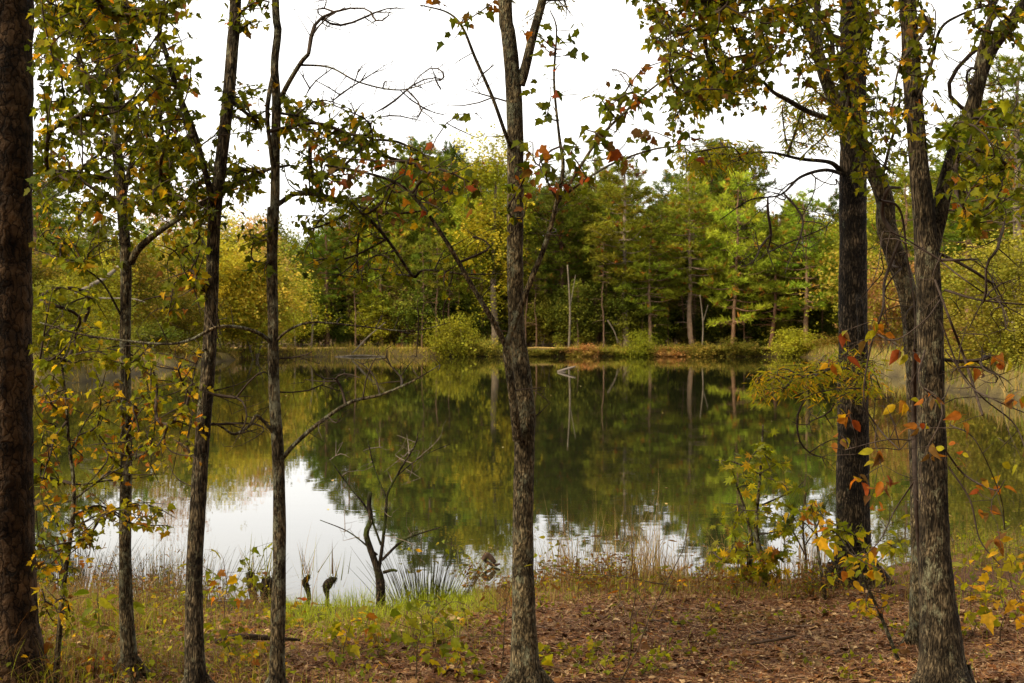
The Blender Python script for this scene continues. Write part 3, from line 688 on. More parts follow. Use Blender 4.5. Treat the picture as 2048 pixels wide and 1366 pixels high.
# unseen trees added behind and beside the camera to darken the near bank
items = []
for k in range(44):
    ang = RNG.uniform(math.radians(35), math.radians(238)); R = RNG.uniform(4.5, 22); X, Y = math.sin(ang) * R, math.cos(ang) * R - 1
    if Y > -4.5 and abs(X) < (Y + 4) * .36 + 4.2: continue
    if Y > 7: continue
    items.append((['green', 'dark_b', 'green_b', 'pine_d', 'pine_b', 'green'][k % 6], X, Y, gz1(X, Y) - .1, RNG.uniform(.9, 1.2), RNG.uniform(1.0, 1.4), RNG.uniform(0, 6)))
a, b = merged('', '', '', '', items)
o = a.obj('unseen_shade_woods', M['far_leaf']); tag(o, 'unseen leafy wood added around the viewpoint to shade the near bank', 'woods', kind='stuff'); b.obj('trunks', M['far_bark'], o)

# ------------------------------------------------------------------ the near trees
near_tree('pine_tree', 'thick pine trunk with scaly reddish brown bark at the left border', 'pine', 6.55,
    [(5, 1352, 150), (2, 1200, 134), (0, 1000, 126), (0, 700, 124), (0, 400, 124), (0, 0, 124), (0, -600, 118), (4, -1500, 100)], M['pine_bark'], sides=40, flare=1.25, bump=.05, seed=3, roots=0)

near_tree('maple_tree', 'slender maple nearest the scaly pine, its trunk forking halfway up', 'tree', 6.6,
    [(260, 1345, 28.4), (252, 1200, 25.8), (250, 1050, 23.2), (253, 900, 22.4), (250, 700, 22.4), (252, 540, 21.5), (246, 430, 21.5), (240, 350, 20.6), (229, 240, 16.3), (236, 120, 13.8), (246, 0, 12.9), (240, -300, 10.3), (250, -800, 6.0)], M['maple_bark'],
    limbs=[[(262, 525, 15), (280, 495, 14, -.05), (330, 455, 12, -.1), (420, 400, 10, -.2), (520, 345, 8, -.3), (580, 330, 5, -.3)],
           [(245, 400, 14), (262, 330, 10, .1), (275, 285, 9, .15), (300, 290, 6, .2), (350, 282, 4, .3)],
           [(240, 330, 12), (222, 225, 9, .1), (197, 155, 8, .15), (212, 150, 6, .2), (215, 95, 5, .2)],
           [(247, 640, 5), (200, 560, 4, -.1), (130, 520, 3, -.2), (70, 500, 2, -.3)]],
    regions=[([(60, -120), (345, -120), (320, 230), (260, 470), (150, 420), (62, 400)], 250, 5.8, 7.8, 4, 'maple', MAPLE, .06),
             ([(62, 400), (300, 380), (240, 560), (70, 520)], 38, 5.9, 7.4, 3.2, 'mapley', MAPLE, .058),
             ([(260, 280), (420, 300), (560, 330), (420, 470), (280, 440)], 64, 6.0, 7.0, 3.5, 'maple', MAPLE, .058),
             ([(-150, -320), (350, -320), (500, -1600), (-300, -1600)], 150, 6.0, 8.5, 10, 'maple', MAPLE, .11)], seed=4)

near_tree('maple_tree', 'grey barked maple leaning gently right, second from the scaly pine', 'tree', 6.15,
    [(392, 1400, 35.2), (388, 1250, 33.4), (389, 1130, 32.6), (398, 980, 30.8), (407, 850, 29.0), (419, 700, 27.3), (425, 550, 25.5), (429, 440, 25.5), (440, 340, 25.5), (455, 210, 23.8), (466, 80, 22.9), (471, 0, 22.0), (478, -400, 17.6), (470, -1000, 8.8)], M['grey_bark'],
    limbs=[[(428, 415, 13), (412, 350, 12, -.1), (390, 270, 12, -.15), (355, 180, 11, -.2), (333, 110, 10, -.25), (312, 40, 9, -.25), (302, 0, 9, -.3), (280, -200, 6, -.3)],
           [(322, 60, 7, -.25), (290, 25, 6, -.4), (250, 15, 5, -.5), (160, 20, 4, -.6)],
           [(418, 690, 6), (395, 720, 4, -.1), (380, 790, 3, -.2)]],
    regions=[([(60, -120), (400, -120), (385, 110), (200, 170), (70, 130)], 95, 4.9, 5.8, 4, 'mapley', MAPLE, .058),
             ([(260, 120), (385, 110), (400, 300), (430, 440), (280, 430)], 95, 5.6, 6.6, 3.6, 'maple', MAPLE, .056),
             ([(420, -100), (560, -100), (550, 45), (440, 65)], 22, 5.9, 6.5, 3, 'mapley', MAPLE, .05),
             ([(440, 150), (545, 165), (540, 300), (440, 290)], 22, 5.9, 6.6, 3, 'maple', MAPLE, .05),
             ([(300, 470), (425, 430), (415, 640), (330, 640)], 26, 5.8, 6.4, 2.6, 'mapley', MAPLE, .055),
             ([(280, 690), (415, 690), (405, 930), (290, 930)], 34, 5.7, 6.5, 2.0, 'lowy', MAPLE, .048),
             ([(100, -320), (700, -320), (800, -1600), (0, -1600)], 150, 5.8, 7.8, 10, 'maple', MAPLE, .11)],
    bare=[([(425, 760), (540, 720), (550, 880), (430, 900)], 22, 5.9, 6.4), ([(260, 560), (400, 600), (390, 1000), (280, 980)], 16, 5.8, 6.5)], seed=5)

near_tree('maple_tree', 'dark thin maple with a broken stub near its fork, third from the scaly pine', 'tree', 6.1,
    [(553, 1400, 27.9), (556, 1250, 27.1), (559, 1100, 25.4), (557, 930, 24.6), (548, 780, 22.1), (546, 640, 21.3), (544, 520, 21.3), (550, 400, 18.9), (551, 300, 18.0), (553, 200, 18.0), (549, 130, 16.4), (556, 60, 15.6), (551, 0, 14.8), (545, -400, 11.5), (560, -900, 6.6)], M['maple_bark'],
    limbs=[[(541, 520, 14, -.02), (540, 470, 13, -.05), (541, 415, 13, -.05)],
           [(545, 330, 9, -.03), (535, 240, 9, -.06), (538, 190, 9, -.05), (548, 140, 8, 0)],
           [(554, 215, 12), (572, 175, 10, -.05), (600, 128, 9, -.1), (617, 108, 8, -.12)],
           [(600, 130, 5, -.1), (660, 135, 4, -.1), (720, 165, 3.5, -.1), (800, 180, 3, -.1), (870, 160, 1.5, -.1)],
           [(548, 690, 9), (520, 668, 8, -.05), (480, 655, 7, -.1), (432, 655, 7, -.15), (380, 680, 6, -.2), (330, 688, 5, -.2), (240, 680, 4.5, -.2), (160, 668, 4, -.2), (80, 645, 3, -.2)],
           [(550, 685, 6), (575, 662, 5, -.05), (620, 645, 4.5, -.1), (700, 650, 3.5, -.1), (820, 662, 2.5, -.1), (900, 645, 1.5, -.1)],
           [(564, 918, 10), (590, 888, 9, -.04), (640, 845, 8, -.08), (700, 805, 7, -.1), (760, 790, 6, -.1), (820, 765, 4, -.1), (880, 730, 2, -.1)],
           [(550, 870, 8), (530, 845, 7, -.05), (512, 832, 7, -.08), (500, 850, 6, -.1), (470, 868, 6, -.12), (445, 855, 4, -.15), (425, 845, 2, -.2)],
           [(557, 408, 11), (590, 388, 10, .05), (640, 390, 9, .1), (700, 410, 8, .15), (750, 450, 7, .2), (790, 500, 6, .25), (826, 552, 6, .3), (850, 540, 4.5, .3), (930, 548, 3.5, .3), (1005, 548, 2, .3)],
           [(556, 225, 6), (620, 240, 5, .2), (700, 290, 4, .3), (760, 330, 3, .3)]],
    regions=[([(560, 185), (640, 190), (760, 230), (770, 300), (640, 300), (565, 260)], 46, 5.9, 6.7, 2.8, 'maple', MAPLE, .05),
             ([(560, 270), (780, 270), (930, 330), (930, 420), (780, 460), (570, 390)], 84, 6.0, 6.9, 2.7, 'maple', MAPLE, .052),
             ([(570, 410), (740, 430), (830, 560), (700, 575), (600, 540)], 40, 6.1, 6.8, 2.4, 'maple', MAPLE, .048),
             ([(480, 440), (545, 440), (545, 560), (500, 545)], 12, 6.0, 6.4, 3, 'maple', MAPLE, .05),
             ([(840, 480), (960, 500), (950, 580), (850, 600)], 7, 6.1, 6.6, 1.6, 'mapley', MAPLE, .045),
             ([(300, -320), (900, -320), (900, -1500), (300, -1600)], 120, 5.8, 7.8, 10, 'maple', MAPLE, .11)],
    bare=[([(570, 0), (830, 0), (780, 50), (620, 90)], 26, 5.9, 6.4), ([(580, 130), (900, 110), (900, 260), (700, 230)], 50, 5.8, 6.4), ([(570, 700), (900, 690), (880, 760), (600, 800)], 26, 5.8, 6.3),
          ([(600, 720), (700, 730), (690, 880), (590, 900)], 12, 5.8, 6.3), ([(650, 640), (930, 560), (900, 680)], 9, 5.8, 6.3), ([(380, 600), (500, 590), (440, 720), (330, 750)], 8, 5.8, 6.2)], seed=6)

near_tree('maple_tree', 'straight lichen spotted maple in the middle with a Y shaped sprout of reddening leaves', 'tree', 6.25,
    [(1052, 1385, 56.4), (1049, 1300, 48.2), (1047, 1200, 43.7), (1046, 1050, 41.0), (1049, 900, 40.0), (1050, 820, 40.0), (1043, 740, 35.5), (1033, 650, 32.8), (1030, 520, 32.8), (1031, 380, 32.8), (1030, 250, 32.8), (1025, 150, 30.9), (1016, 60, 28.2), (1010, 0, 27.3), (1005, -400, 21.8), (1000, -1000, 10.9)], M['pale_bark'],
    limbs=[[(1040, 170, 20), (1052, 130, 19), (1066, 70, 18), (1085, 0, 17), (1110, -120, 15), (1160, -500, 8)],
           [(1036, 880, 20, -.06), (1026, 800, 17, -.12), (1018, 740, 15, -.14), (1012, 692, 14, -.15)],
           [(1012, 692, 12, -.15), (985, 640, 11, -.2), (940, 565, 10, -.25), (900, 495, 9, -.3), (850, 420, 8, -.35), (800, 370, 7, -.4), (730, 345, 5, -.45), (650, 330, 3.5, -.5)],
           [(1012, 692, 13, -.15), (1032, 640, 12, -.18), (1060, 565, 11, -.22), (1090, 490, 10, -.25), (1112, 410, 9, -.28), (1126, 335, 8, -.3), (1118, 270, 6, -.3), (1108, 160, 5, -.32), (1113, 60, 3.5, -.35), (1100, 20, 2, -.35)],
           [(1112, 410, 7, -.28), (1150, 350, 6, -.35), (1200, 275, 6, -.4), (1260, 215, 5, -.5), (1320, 165, 4, -.6), (1400, 110, 3, -.7)],
           [(1116, 400, 6, -.28), (1170, 360, 5, -.3), (1230, 325, 4.5, -.35), (1310, 298, 4, -.4), (1380, 290, 2, -.45)],
           [(1116, 400, 5, -.28), (1098, 370, 4, -.4), (1082, 322, 3, -.5)],
           [(1022, 295, 9, -.03), (1010, 265, 8, -.08), (985, 195, 7, -.12), (950, 115, 6, -.15), (925, 55, 5, -.2), (895, 25, 4, -.2), (840, 10, 2.5, -.25)]],
    regions=[([(620, 300), (780, 290), (960, 320), (970, 420), (800, 440), (640, 390)], 38, 5.7, 6.0, 2.2, 'redm', MAPLE, .056),
             ([(1050, 60), (1170, 20), (1150, 200), (1080, 260)], 14, 5.7, 6.1, 1.6, 'redm', MAPLE, .06),
             ([(1030, 280), (1180, 250), (1200, 400), (1060, 400)], 22, 5.6, 6.0, 2.0, 'redm', MAPLE, .062),
             ([(1180, 180), (1380, 70), (1390, 140), (1240, 330), (1180, 370)], 24, 5.4, 5.9, 1.6, 'redm', MAPLE, .062),
             ([(1250, 280), (1390, 240), (1400, 340), (1260, 350)], 9, 5.6, 5.9, 1.4, 'redm', MAPLE, .056),
             ([(835, 0), (990, 0), (960, 90), (900, 90)], 8, 5.8, 6.1, 1.6, 'redm', MAPLE, .052),
             ([(840, 180), (960, 180), (950, 240), (850, 240)], 2, 5.9, 6.0, 1.2, 'redm', MAPLE, .05),
             ([(1000, 380), (1050, 300), (1060, 470), (1010, 470)], 6, 5.9, 6.0, 1.5, 'maple', MAPLE, .062),
             ([(985, -60), (1200, -60), (1150, 50), (1000, 60)], 26, 6.2, 6.6, 4, 'willow', NARROW, .05),
             ([(500, -400), (1600, -400), (1600, -1700), (500, -1700)], 150, 5.6, 8.5, 10, 'maple', MAPLE, .11)],
    bare=[([(860, 100), (1000, 120), (990, 290), (880, 250)], 14, 5.9, 6.3), ([(1060, 80), (1300, 120), (1250, 330)], 8, 5.7, 6.1), ([(880, 440), (1010, 480), (980, 640)], 10, 5.9, 6.2), ([(1060, 420), (1130, 420), (1160, 560)], 6, 5.9, 6.2), ([(1080, 760), (1120, 770), (1100, 850)], 3, 6.0, 6.3)],
    seed=7, roots=5, flare=1.35, sides=32)

near_tree('oak_tree', 'straight dark oak at the water edge on the right with narrow leaves', 'oak', 10.0,
    [(1708, 1180, 85.6), (1706, 1120, 68.8), (1706, 1000, 64.2), (1706, 850, 61.4), (1706, 600, 55.8), (1706, 400, 53.0), (1706, 200, 52.1), (1706, 0, 48.4), (1706, -600, 37.2), (1700, -1300, 16.7)], M['oak_bark'],
    limbs=[[(1684, 345, 12), (1660, 325, 9, -.1), (1600, 318, 7, -.2), (1540, 305, 5, -.3), (1480, 308, 4, -.3), (1390, 310, 3, -.3)],
           [(1690, 350, 9), (1650, 340, 7, -.3), (1600, 355, 6, -.4), (1560, 390, 4, -.5), (1500, 400, 3, -.5), (1440, 440, 2, -.5)],
           [(1700, 720, 9, -.35), (1660, 735, 7, -.6), (1600, 750, 5, -.8), (1540, 760, 3, -.9), (1505, 770, 2, -.9)],
           [(1722, 760, 14, -.3), (1724, 700, 16, -.34), (1720, 620, 15, -.36), (1716, 590, 10, -.33)]],
    regions=[([(1345, 290), (1500, 270), (1560, 310), (1480, 345), (1350, 350)], 105, 9.2, 10.2, 7, 'willow', NARROW, .09),
             ([(1550, 190), (1690, 150), (1690, 300), (1570, 300)], 95, 9.4, 10.4, 7, 'willow', NARROW, .09),
             ([(1500, 745), (1600, 715), (1700, 690), (1760, 720), (1770, 790), (1660, 810), (1580, 790), (1510, 810)], 150, 8.6, 9.8, 8, 'gold', NARROW, .085),
             ([(1690, 0), (1800, 0), (1800, 340), (1740, 330)], 30, 9.6, 10.6, 6, 'willow', NARROW, .09),
             ([(1200, -250), (2200, -250), (2200, -1400), (1200, -1400)], 170, 8, 12.5, 10, 'maple', MAPLE, .14)],
    bare=[([(1480, 360), (1690, 350), (1670, 480), (1560, 560), (1440, 520)], 80, 9.0, 10.0), ([(1560, 820), (1690, 800), (1680, 960), (1600, 900)], 30, 9.2, 9.9), ([(1740, 480), (1790, 420), (1790, 900), (1740, 900)], 24, 9.0, 9.9)],
    seed=8, roots=7, flare=1.6, sides=28)

near_tree('maple_tree', 'thick grey tree at the right that forks into two rising stems', 'tree', 6.1,
    [(1890, 1400, 88.0), (1882, 1290, 77.4), (1872, 1150, 63.4), (1867, 1000, 58.1), (1863, 850, 54.6), (1861, 700, 51.0), (1856, 560, 49.3), (1848, 430, 42.2), (1838, 330, 38.7), (1826, 180, 36.1), (1819, 60, 34.3), (1816, 0, 33.4), (1810, -400, 26.4), (1800, -1000, 12.3)], M['grey_bark'],
    limbs=[[(1860, 500, 38), (1878, 430, 34, .05), (1896, 350, 32, .08), (1922, 270, 31, .1), (1945, 215, 30, .1), (1962, 150, 28, .1), (1985, 95, 26, .1), (2025, 40, 24, .1), (2075, -40, 20, .1), (2150, -300, 10, .1)],
           [(1955, 140, 17, .1), (1968, 80, 15, .1), (1985, 20, 13, .1), (1995, -60, 11, .1)],
           [(1838, 195, 7, -.05), (1862, 130, 7, -.1), (1880, 60, 6, -.1), (1920, 30, 5, -.1), (1990, 5, 4, -.1)],
           [(1900, 360, 8, 0), (1950, 250, 4, -.2), (2040, 240, 3, -.3)]],
    regions=[([(1870, 240), (2048, 180), (2060, 420), (1920, 480), (1890, 400)], 62, 5.0, 6.3, 3, 'maple', MAPLE, .06),
             ([(1890, -120), (2060, -120), (2060, 110), (1960, 120)], 34, 5.6, 6.4, 3, 'maple', MAPLE, .056),
             ([(1740, -120), (1900, -120), (1870, 300), (1760, 330)], 52, 5.4, 6.4, 2.6, 'mapley', MAPLE, .054),
             ([(1850, 90), (2000, 60), (2048, 250), (1960, 330), (1900, 300)], 40, 6.6, 8.2, 6, 'willow', NARROW, .06),
             ([(1900, 260), (2060, 240), (2060, 380), (1920, 460)], 30, 6.6, 8.4, 6, 'gold', NARROW, .06),
             ([(1300, -320), (2300, -320), (2400, -1700), (1200, -1700)], 150, 5.6, 7.8, 10, 'maple', MAPLE, .11)],
    bare=[([(1890, 480), (2048, 430), (2048, 700), (1920, 660)], 26, 5.6, 6.4), ([(1890, 560), (1990, 640), (2048, 800), (1900, 760)], 20, 5.6, 6.2)],
    seed=9, flare=1.4, sides=32)

near_tree('maple_tree', 'crooked vine wrapped tree leaning left behind the forked one', 'tree', 7.4,
    [(1842, 1260, 42.2), (1842, 1100, 40.5), (1838, 900, 38.7), (1830, 720, 38.7), (1818, 600, 38.7), (1790, 510, 40.5), (1772, 450, 38.7), (1770, 400, 37.0), (1748, 345, 33.4), (1722, 290, 31.7), (1690, 230, 29.9), (1660, 180, 26.4), (1640, 120, 24.6), (1620, 60, 21.1), (1600, 0, 20.2), (1560, -200, 15.8), (1500, -600, 7.9)], M['pale_bark'],
    limbs=[[(1690, 255, 14), (1665, 240, 12, -.05), (1620, 225, 11, -.1), (1575, 200, 10, -.15), (1548, 185, 8, -.2), (1528, 165, 7, -.2)],
           [(1640, 110, 16), (1637, 60, 15, .1), (1634, 0, 14, .1), (1640, -200, 10, .1)],
           [(1766, 350, 7, -.05), (1780, 290, 6, -.1), (1795, 240, 6, -.15), (1800, 190, 4, -.2)]],
    regions=[([(1235, -120), (1620, -120), (1560, 130), (1470, 190), (1380, 230), (1330, 190)], 270, 5.6, 7.6, 4, 'mapley', MAPLE, .058),
             ([(1320, 150), (1420, 120), (1420, 260), (1340, 290)], 14, 6.4, 7.4, 2.5, 'mapley', MAPLE, .054),
             ([(1430, 180), (1540, 150), (1530, 210), (1440, 230)], 14, 6.4, 7.4, 3, 'mapley', MAPLE, .054),
             ([(1560, -120), (1740, -120), (1790, 260), (1700, 280), (1580, 150)], 120, 5.8, 7.4, 3.2, 'mapley', MAPLE, .056),
             ([(1660, 230), (1800, 220), (1790, 360), (1700, 390)], 22, 6.2, 7.2, 2.4, 'maple', MAPLE, .058),
             ([(900, -320), (1900, -320), (1900, -1200), (900, -1300)], 120, 5.5, 9, 10, 'maple', MAPLE, .12)],
    bare=[([(1740, 440), (1830, 420), (1830, 700), (1750, 640)], 22, 6.8, 7.4)], seed=10, flare=1.2)

near_tree('sapling', 'thin crooked sapling with yellowing leaves beside the scaly pine', 'sapling', 6.5,
    [(112, 1345, 12), (122, 1230, 11), (130, 1150, 10), (145, 1040, 9), (147, 960, 8), (138, 890, 7), (132, 800, 5), (120, 700, 3)], M['maple_bark'],
    limbs=[[(146, 1000, 5), (200, 960, 4, -.05), (250, 930, 3, -.1), (300, 900, 2, -.1)], [(138, 1060, 4), (220, 1020, 3, -.1), (300, 1012, 2.5, -.1), (350, 1035, 1.5, -.1)], [(140, 905, 4), (180, 830, 3, .1), (230, 800, 2.5, .1), (300, 795, 2, .1)]],
    regions=[([(65, 560), (200, 560), (240, 720), (120, 760), (65, 740)], 34, 6.1, 7.4, 2.6, 'green', MAPLE, .055),
             ([(65, 760), (130, 770), (130, 980), (65, 980)], 26, 6.1, 7.0, 2.8, 'lowy', MAPLE, .05),
             ([(130, 780), (330, 760), (330, 960), (140, 1000)], 40, 6.0, 7.0, 2.4, 'lowy', MAPLE, .05),
             ([(65, 980), (200, 990), (340, 1000), (350, 1060), (240, 1060), (160, 1130), (65, 1160)], 44, 6.0, 6.9, 2.5, 'lowy', MAPLE, .05),
             ([(70, 1140), (140, 1130), (150, 1270), (75, 1270)], 14, 6.1, 6.8, 2.2, 'lowy', MAPLE, .048),
             ([(180, 700), (330, 660), (320, 760), (190, 790)], 14, 6.1, 6.8, 2.2, 'green', MAPLE, .052)], seed=12, flare=1.1, roots=0, sides=10)

# ------------------------------------------------------------------ shrubs, saplings and dead wood of the near bank
near_tree('sweetgum_sapling', 'leafy green sweetgum with star shaped leaves at the water edge left of the dark oak', 'sapling', 9.9,
    [(1576, 1190, 12), (1570, 1100, 9), (1572, 1020, 7), (1578, 950, 6), (1526, 850, 4)][:0] + [(1528, 1192, 14), (1524, 1120, 10), (1512, 1060, 8), (1518, 980, 6), (1524, 900, 5), (1526, 850, 3)], M['maple_bark'],
    limbs=[[(1505, 1190, 12), (1498, 1140, 12), (1502, 1080, 8), (1490, 1020, 6), (1470, 960, 4)], [(1522, 950, 4), (1470, 925, 3), (1430, 920, 2)], [(1524, 1010, 4), (1580, 985, 3), (1610, 970, 2)]],
    regions=[([(1415, 915), (1500, 900), (1540, 850), (1560, 900), (1620, 960), (1590, 1000), (1500, 990)], 32, 9.4, 10.2, 2.4, 'green', STAR, .062),
             ([(1440, 1000), (1600, 1000), (1590, 1120), (1430, 1130), (1410, 1080)], 60, 9.3, 10.3, 3, 'green', STAR, .06),
             ([(1450, 1090), (1570, 1090), (1560, 1180), (1470, 1180)], 34, 9.5, 10.2, 3, 'lowy', STAR, .065)], seed=13, flare=1.2, roots=0, sides=10)
near_tree('sapling', 'leaning stem with yellow leaves in front of the dark oak', 'sapling', 6.9,
    [(1800, 1330, 8), (1765, 1240, 7), (1738, 1180, 6), (1722, 1150, 5), (1700, 1110, 3)], M['maple_bark'],
    limbs=[[(1722, 1150, 4), (1680, 1075, 3), (1640, 1050, 2)], [(1726, 1155, 3), (1770, 1110, 2), (1800, 1090, 1.5)]],
    regions=[([(1640, 1050), (1720, 1060), (1800, 1080), (1790, 1140), (1700, 1175), (1640, 1150)], 22, 6.5, 7.2, 2.2, 'yellow', OVAL + MAPLE[:2], .06), ([(1690, 1200), (1790, 1190), (1780, 1225), (1700, 1225)], 5, 6.7, 7.0, 2, 'yellow', MAPLE, .055)], seed=14, flare=1.1, roots=0, sides=8)
near_tree('sapling', 'slim stem topped with yellow leaves left of the dark oak', 'sapling', 9.2,
    [(1650, 1190, 7), (1640, 1130, 6), (1632, 1060, 5), (1622, 1000, 3)], M['maple_bark'], limbs=[[(1634, 1070, 3), (1600, 1040, 2), (1575, 1050, 1.5)], [(1636, 1080, 3), (1670, 1060, 2), (1700, 1085, 1.5)]],
    regions=[([(1575, 1020), (1640, 990), (1665, 1040), (1600, 1065)], 12, 8.9, 9.4, 2.2, 'yellow', MAPLE, .075), ([(1630, 1050), (1730, 1040), (1730, 1090), (1650, 1090)], 7, 8.8, 9.2, 2, 'green', MAPLE, .075)], seed=15, flare=1.1, roots=0, sides=8)
near_tree('dead_shrub', 'small bare grey shrub with forked mossy stems standing at the water edge', 'shrub', 9.75,
    [(762, 1206, 17), (760, 1160, 17), (752, 1130, 13), (738, 1090, 12), (732, 1065, 11), (742, 1040, 10), (738, 1010, 9), (740, 985, 8)], M['mossy'],
    limbs=[[(757, 1145, 8), (766, 1080, 7), (772, 1020, 6), (776, 985, 5), (800, 940, 4), (830, 890, 3), (836, 865, 2)], [(774, 1000, 4), (750, 940, 3), (735, 880, 2)], [(764, 1120, 6), (800, 1085, 5), (830, 1070, 4), (880, 1055, 2)],
           [(762, 1090, 5), (735, 1020, 4), (700, 975, 3), (660, 920, 2)], [(755, 1110, 4), (720, 1080, 3), (690, 1060, 2.5), (640, 1040, 1.5)], [(766, 1145, 7), (785, 1140, 6), (794, 1142, 5)], [(790, 955, 3), (840, 915, 2), (900, 888, 1.5)]],
    bare=[([(650, 880), (900, 860), (870, 960), (700, 980)], 24, 9.5, 10.0), ([(650, 1010), (880, 1030), (860, 1090), (690, 1100)], 9, 9.5, 10.0)], twig=(.17, .13, .10), seed=16, flare=1.2, roots=0, sides=12)

def stump(label, pts, d, seed, grassy=True, mat='mossy'):
    rng = np.random.default_rng(seed); q, r = px_line(pts, d, 5); zb = gz1(q[0, 0], q[0, 1]); b = np.array([q[0, 0], q[0, 1], min(zb, q[0, 2])])
    root = thing('mossy_stump', b, label, 'stump', 'mossy stumps at the water edge'); mb = MB()
    mb.tube(np.vstack([[q[0, 0], q[0, 1], b[2] - .06], q]), np.concatenate([r[:1] * 1.2, r]), 14, bump=.18, seed=seed); mb.obj('trunk', M[mat], root, True, b)
    if grassy:
        g = MB(); top = q[-1]; n = 26; p = top + rng.normal(size=(n, 3)) * [.03, .03, .03]; dr = rng.normal(size=(n, 3)) * [.25, .25, .2] + [.05, 0, .8]
        g.scatter(NEEDLE[0] * [.03, 1, 1], NEEDLE[1], p, dr, rng.normal(size=(n, 3)), rng.uniform(.05, .3, n), colours('lowy', n, rng) * .8)
        n = 260; k = rng.integers(len(q) // 2, len(q), n); p = q[k] + nrm(rng.normal(size=(n, 3))) * r[k][:, None] * 1.02; g.scatter(NEEDLE[0] * [.3, 1, 1], NEEDLE[1], p, nrm(rng.normal(size=(n, 3)) - [0, 0, .5]), rng.normal(size=(n, 3)), rng.uniform(.012, .03, n), np.array([(.05, .055, .012), (.06, .04, .02), (.035, .03, .012)])[rng.integers(0, 3, n)] * rng.uniform(.6, 1.4, (n, 1)))
        g.obj('moss', M['grass'], root, False, b)
    return root
stump('narrow mossy stump standing in the water, left one of the close pair', [(610, 1216, 10), (618, 1196, 9), (614, 1176, 11), (610, 1164, 12), (618, 1152, 7)], 9.8, 31)
stump('top heavy mossy stump in the water, right one of the close pair', [(654, 1216, 7), (655, 1195, 7), (652, 1178, 13), (656, 1168, 17), (664, 1160, 12), (671, 1157, 6)], 9.8, 32)
stump('dark leaning stump behind the dark thin maple, left of the mossy round one', [(508, 1200, 16), (503, 1170, 17), (500, 1145, 15)], 9.9, 33)
stump('round mossy stump half hidden by the dark thin maple', [(532, 1205, 18), (535, 1180, 28), (537, 1158, 26)], 9.7, 34)
stump('small broken stub on the brown leaf litter right of the middle maple', [(1342, 1240, 13), (1345, 1225, 11), (1350, 1210, 7)], 8.75, 35, False)

def log(name, label, cat, lines, d, col, mat='stem', group=None):
    mb = MB(); o = None
    for pts in lines:
        q, r = px_line(pts, d, 6); mb.tube(q, r, 9, col, .12, len(pts))
        o = q[0] if o is None else o
    return tag(mb.obj(name, M[mat], None, True, o), label, cat, group)
log('floating_branch', 'pale forked branch poking out of the water in the middle of the pond', 'branch', [[(1115, 744, 5), (1130, 739, 5), (1151, 733, 3)], [(1115, 744, 5), (1135, 746, 3.5), (1150, 749, 2)]], 71, (.15, .12, .095), 'far_bark')
log('fallen_tree', 'pale dead trunk leaning over the green left bank', 'fallen tree', [[(112, 612, 5), (150, 588, 8), (215, 552, 8), (250, 520, 5)], [(155, 588, 2.5), (200, 596, 3), (260, 597, 2), (290, 604, 1.5)]], 62, (.21, .175, .14), 'far_bark')
log('driftwood', 'grey driftwood branches lying along the far left water edge', 'driftwood', [[(670, 714, 3), (720, 711, 3), (770, 713, 1.5)], [(705, 706, 2.5), (738, 672, 2.2), (770, 645, 1.2)]], 118.6, (.17, .14, .105), 'far_bark')
for lab, x0, y0, x1, y1, w in (('pale slim bare trunk of a birch like tree under the light green tree', 622, 700, 620, 610, 4), ('pale leaning bare trunk left of the slim one on the far bank', 590, 702, 578, 590, 3.5), ('pale bare snag right of the middle maple on the far bank', 1137, 712, 1135, 530, 4.5), ('leaning dead stem left of the thick pale pine trunk', 1215, 640, 1236, 690, 2.5), ('dead forked stem between the reddish pine trunks', 1404, 705, 1400, 590, 3)):
    log('dead_tree', lab, 'dead tree', [[(x0, y0, w), ((x0 + x1) / 2 + 4, (y0 + y1) / 2, w * .85), (x1, y1, w * .5)], [((x0 + x1) / 2 + 3, (y0 + y1) / 2, w * .5), (x1 + 16, y1 + 20, w * .3)]], 121, (.15, .12, .085), 'far_bark')
log('fallen_branch', 'short fallen branch in the water left of the middle maple', 'branch', [[(966, 1120, 10), (975, 1110, 11), (990, 1125, 8)], [(968, 1120, 6), (985, 1130, 6), (1000, 1128, 4)]], 11.6, (.08, .05, .035))
log('fallen_branch', 'broken branch sticking up from the tall dry grass on the right of the middle maple', 'branch', [[(1335, 1155, 7), (1355, 1145, 7), (1372, 1132, 5)]], 10.9, (.2, .13, .08))
log('fallen_branch', 'thin fallen branch lying on the brown leaf litter', 'branch', [[(1500, 1288, 5), (1560, 1278, 6), (1590, 1272, 4)]], 7.3, (.07, .045, .03))
log('fallen_branch', 'dark rotten branch across the grass left of the dark thin maple', 'branch', [[(430, 1284, 9), (480, 1274, 12), (540, 1276, 10), (600, 1280, 5)]], 7.3, (.045, .03, .02))
log('fallen_branch', 'crooked root like branch under the sweetgum', 'branch', [[(1495, 1208, 7), (1520, 1210, 8), (1545, 1198, 9), (1570, 1196, 5)]], 9.6, (.07, .05, .035))

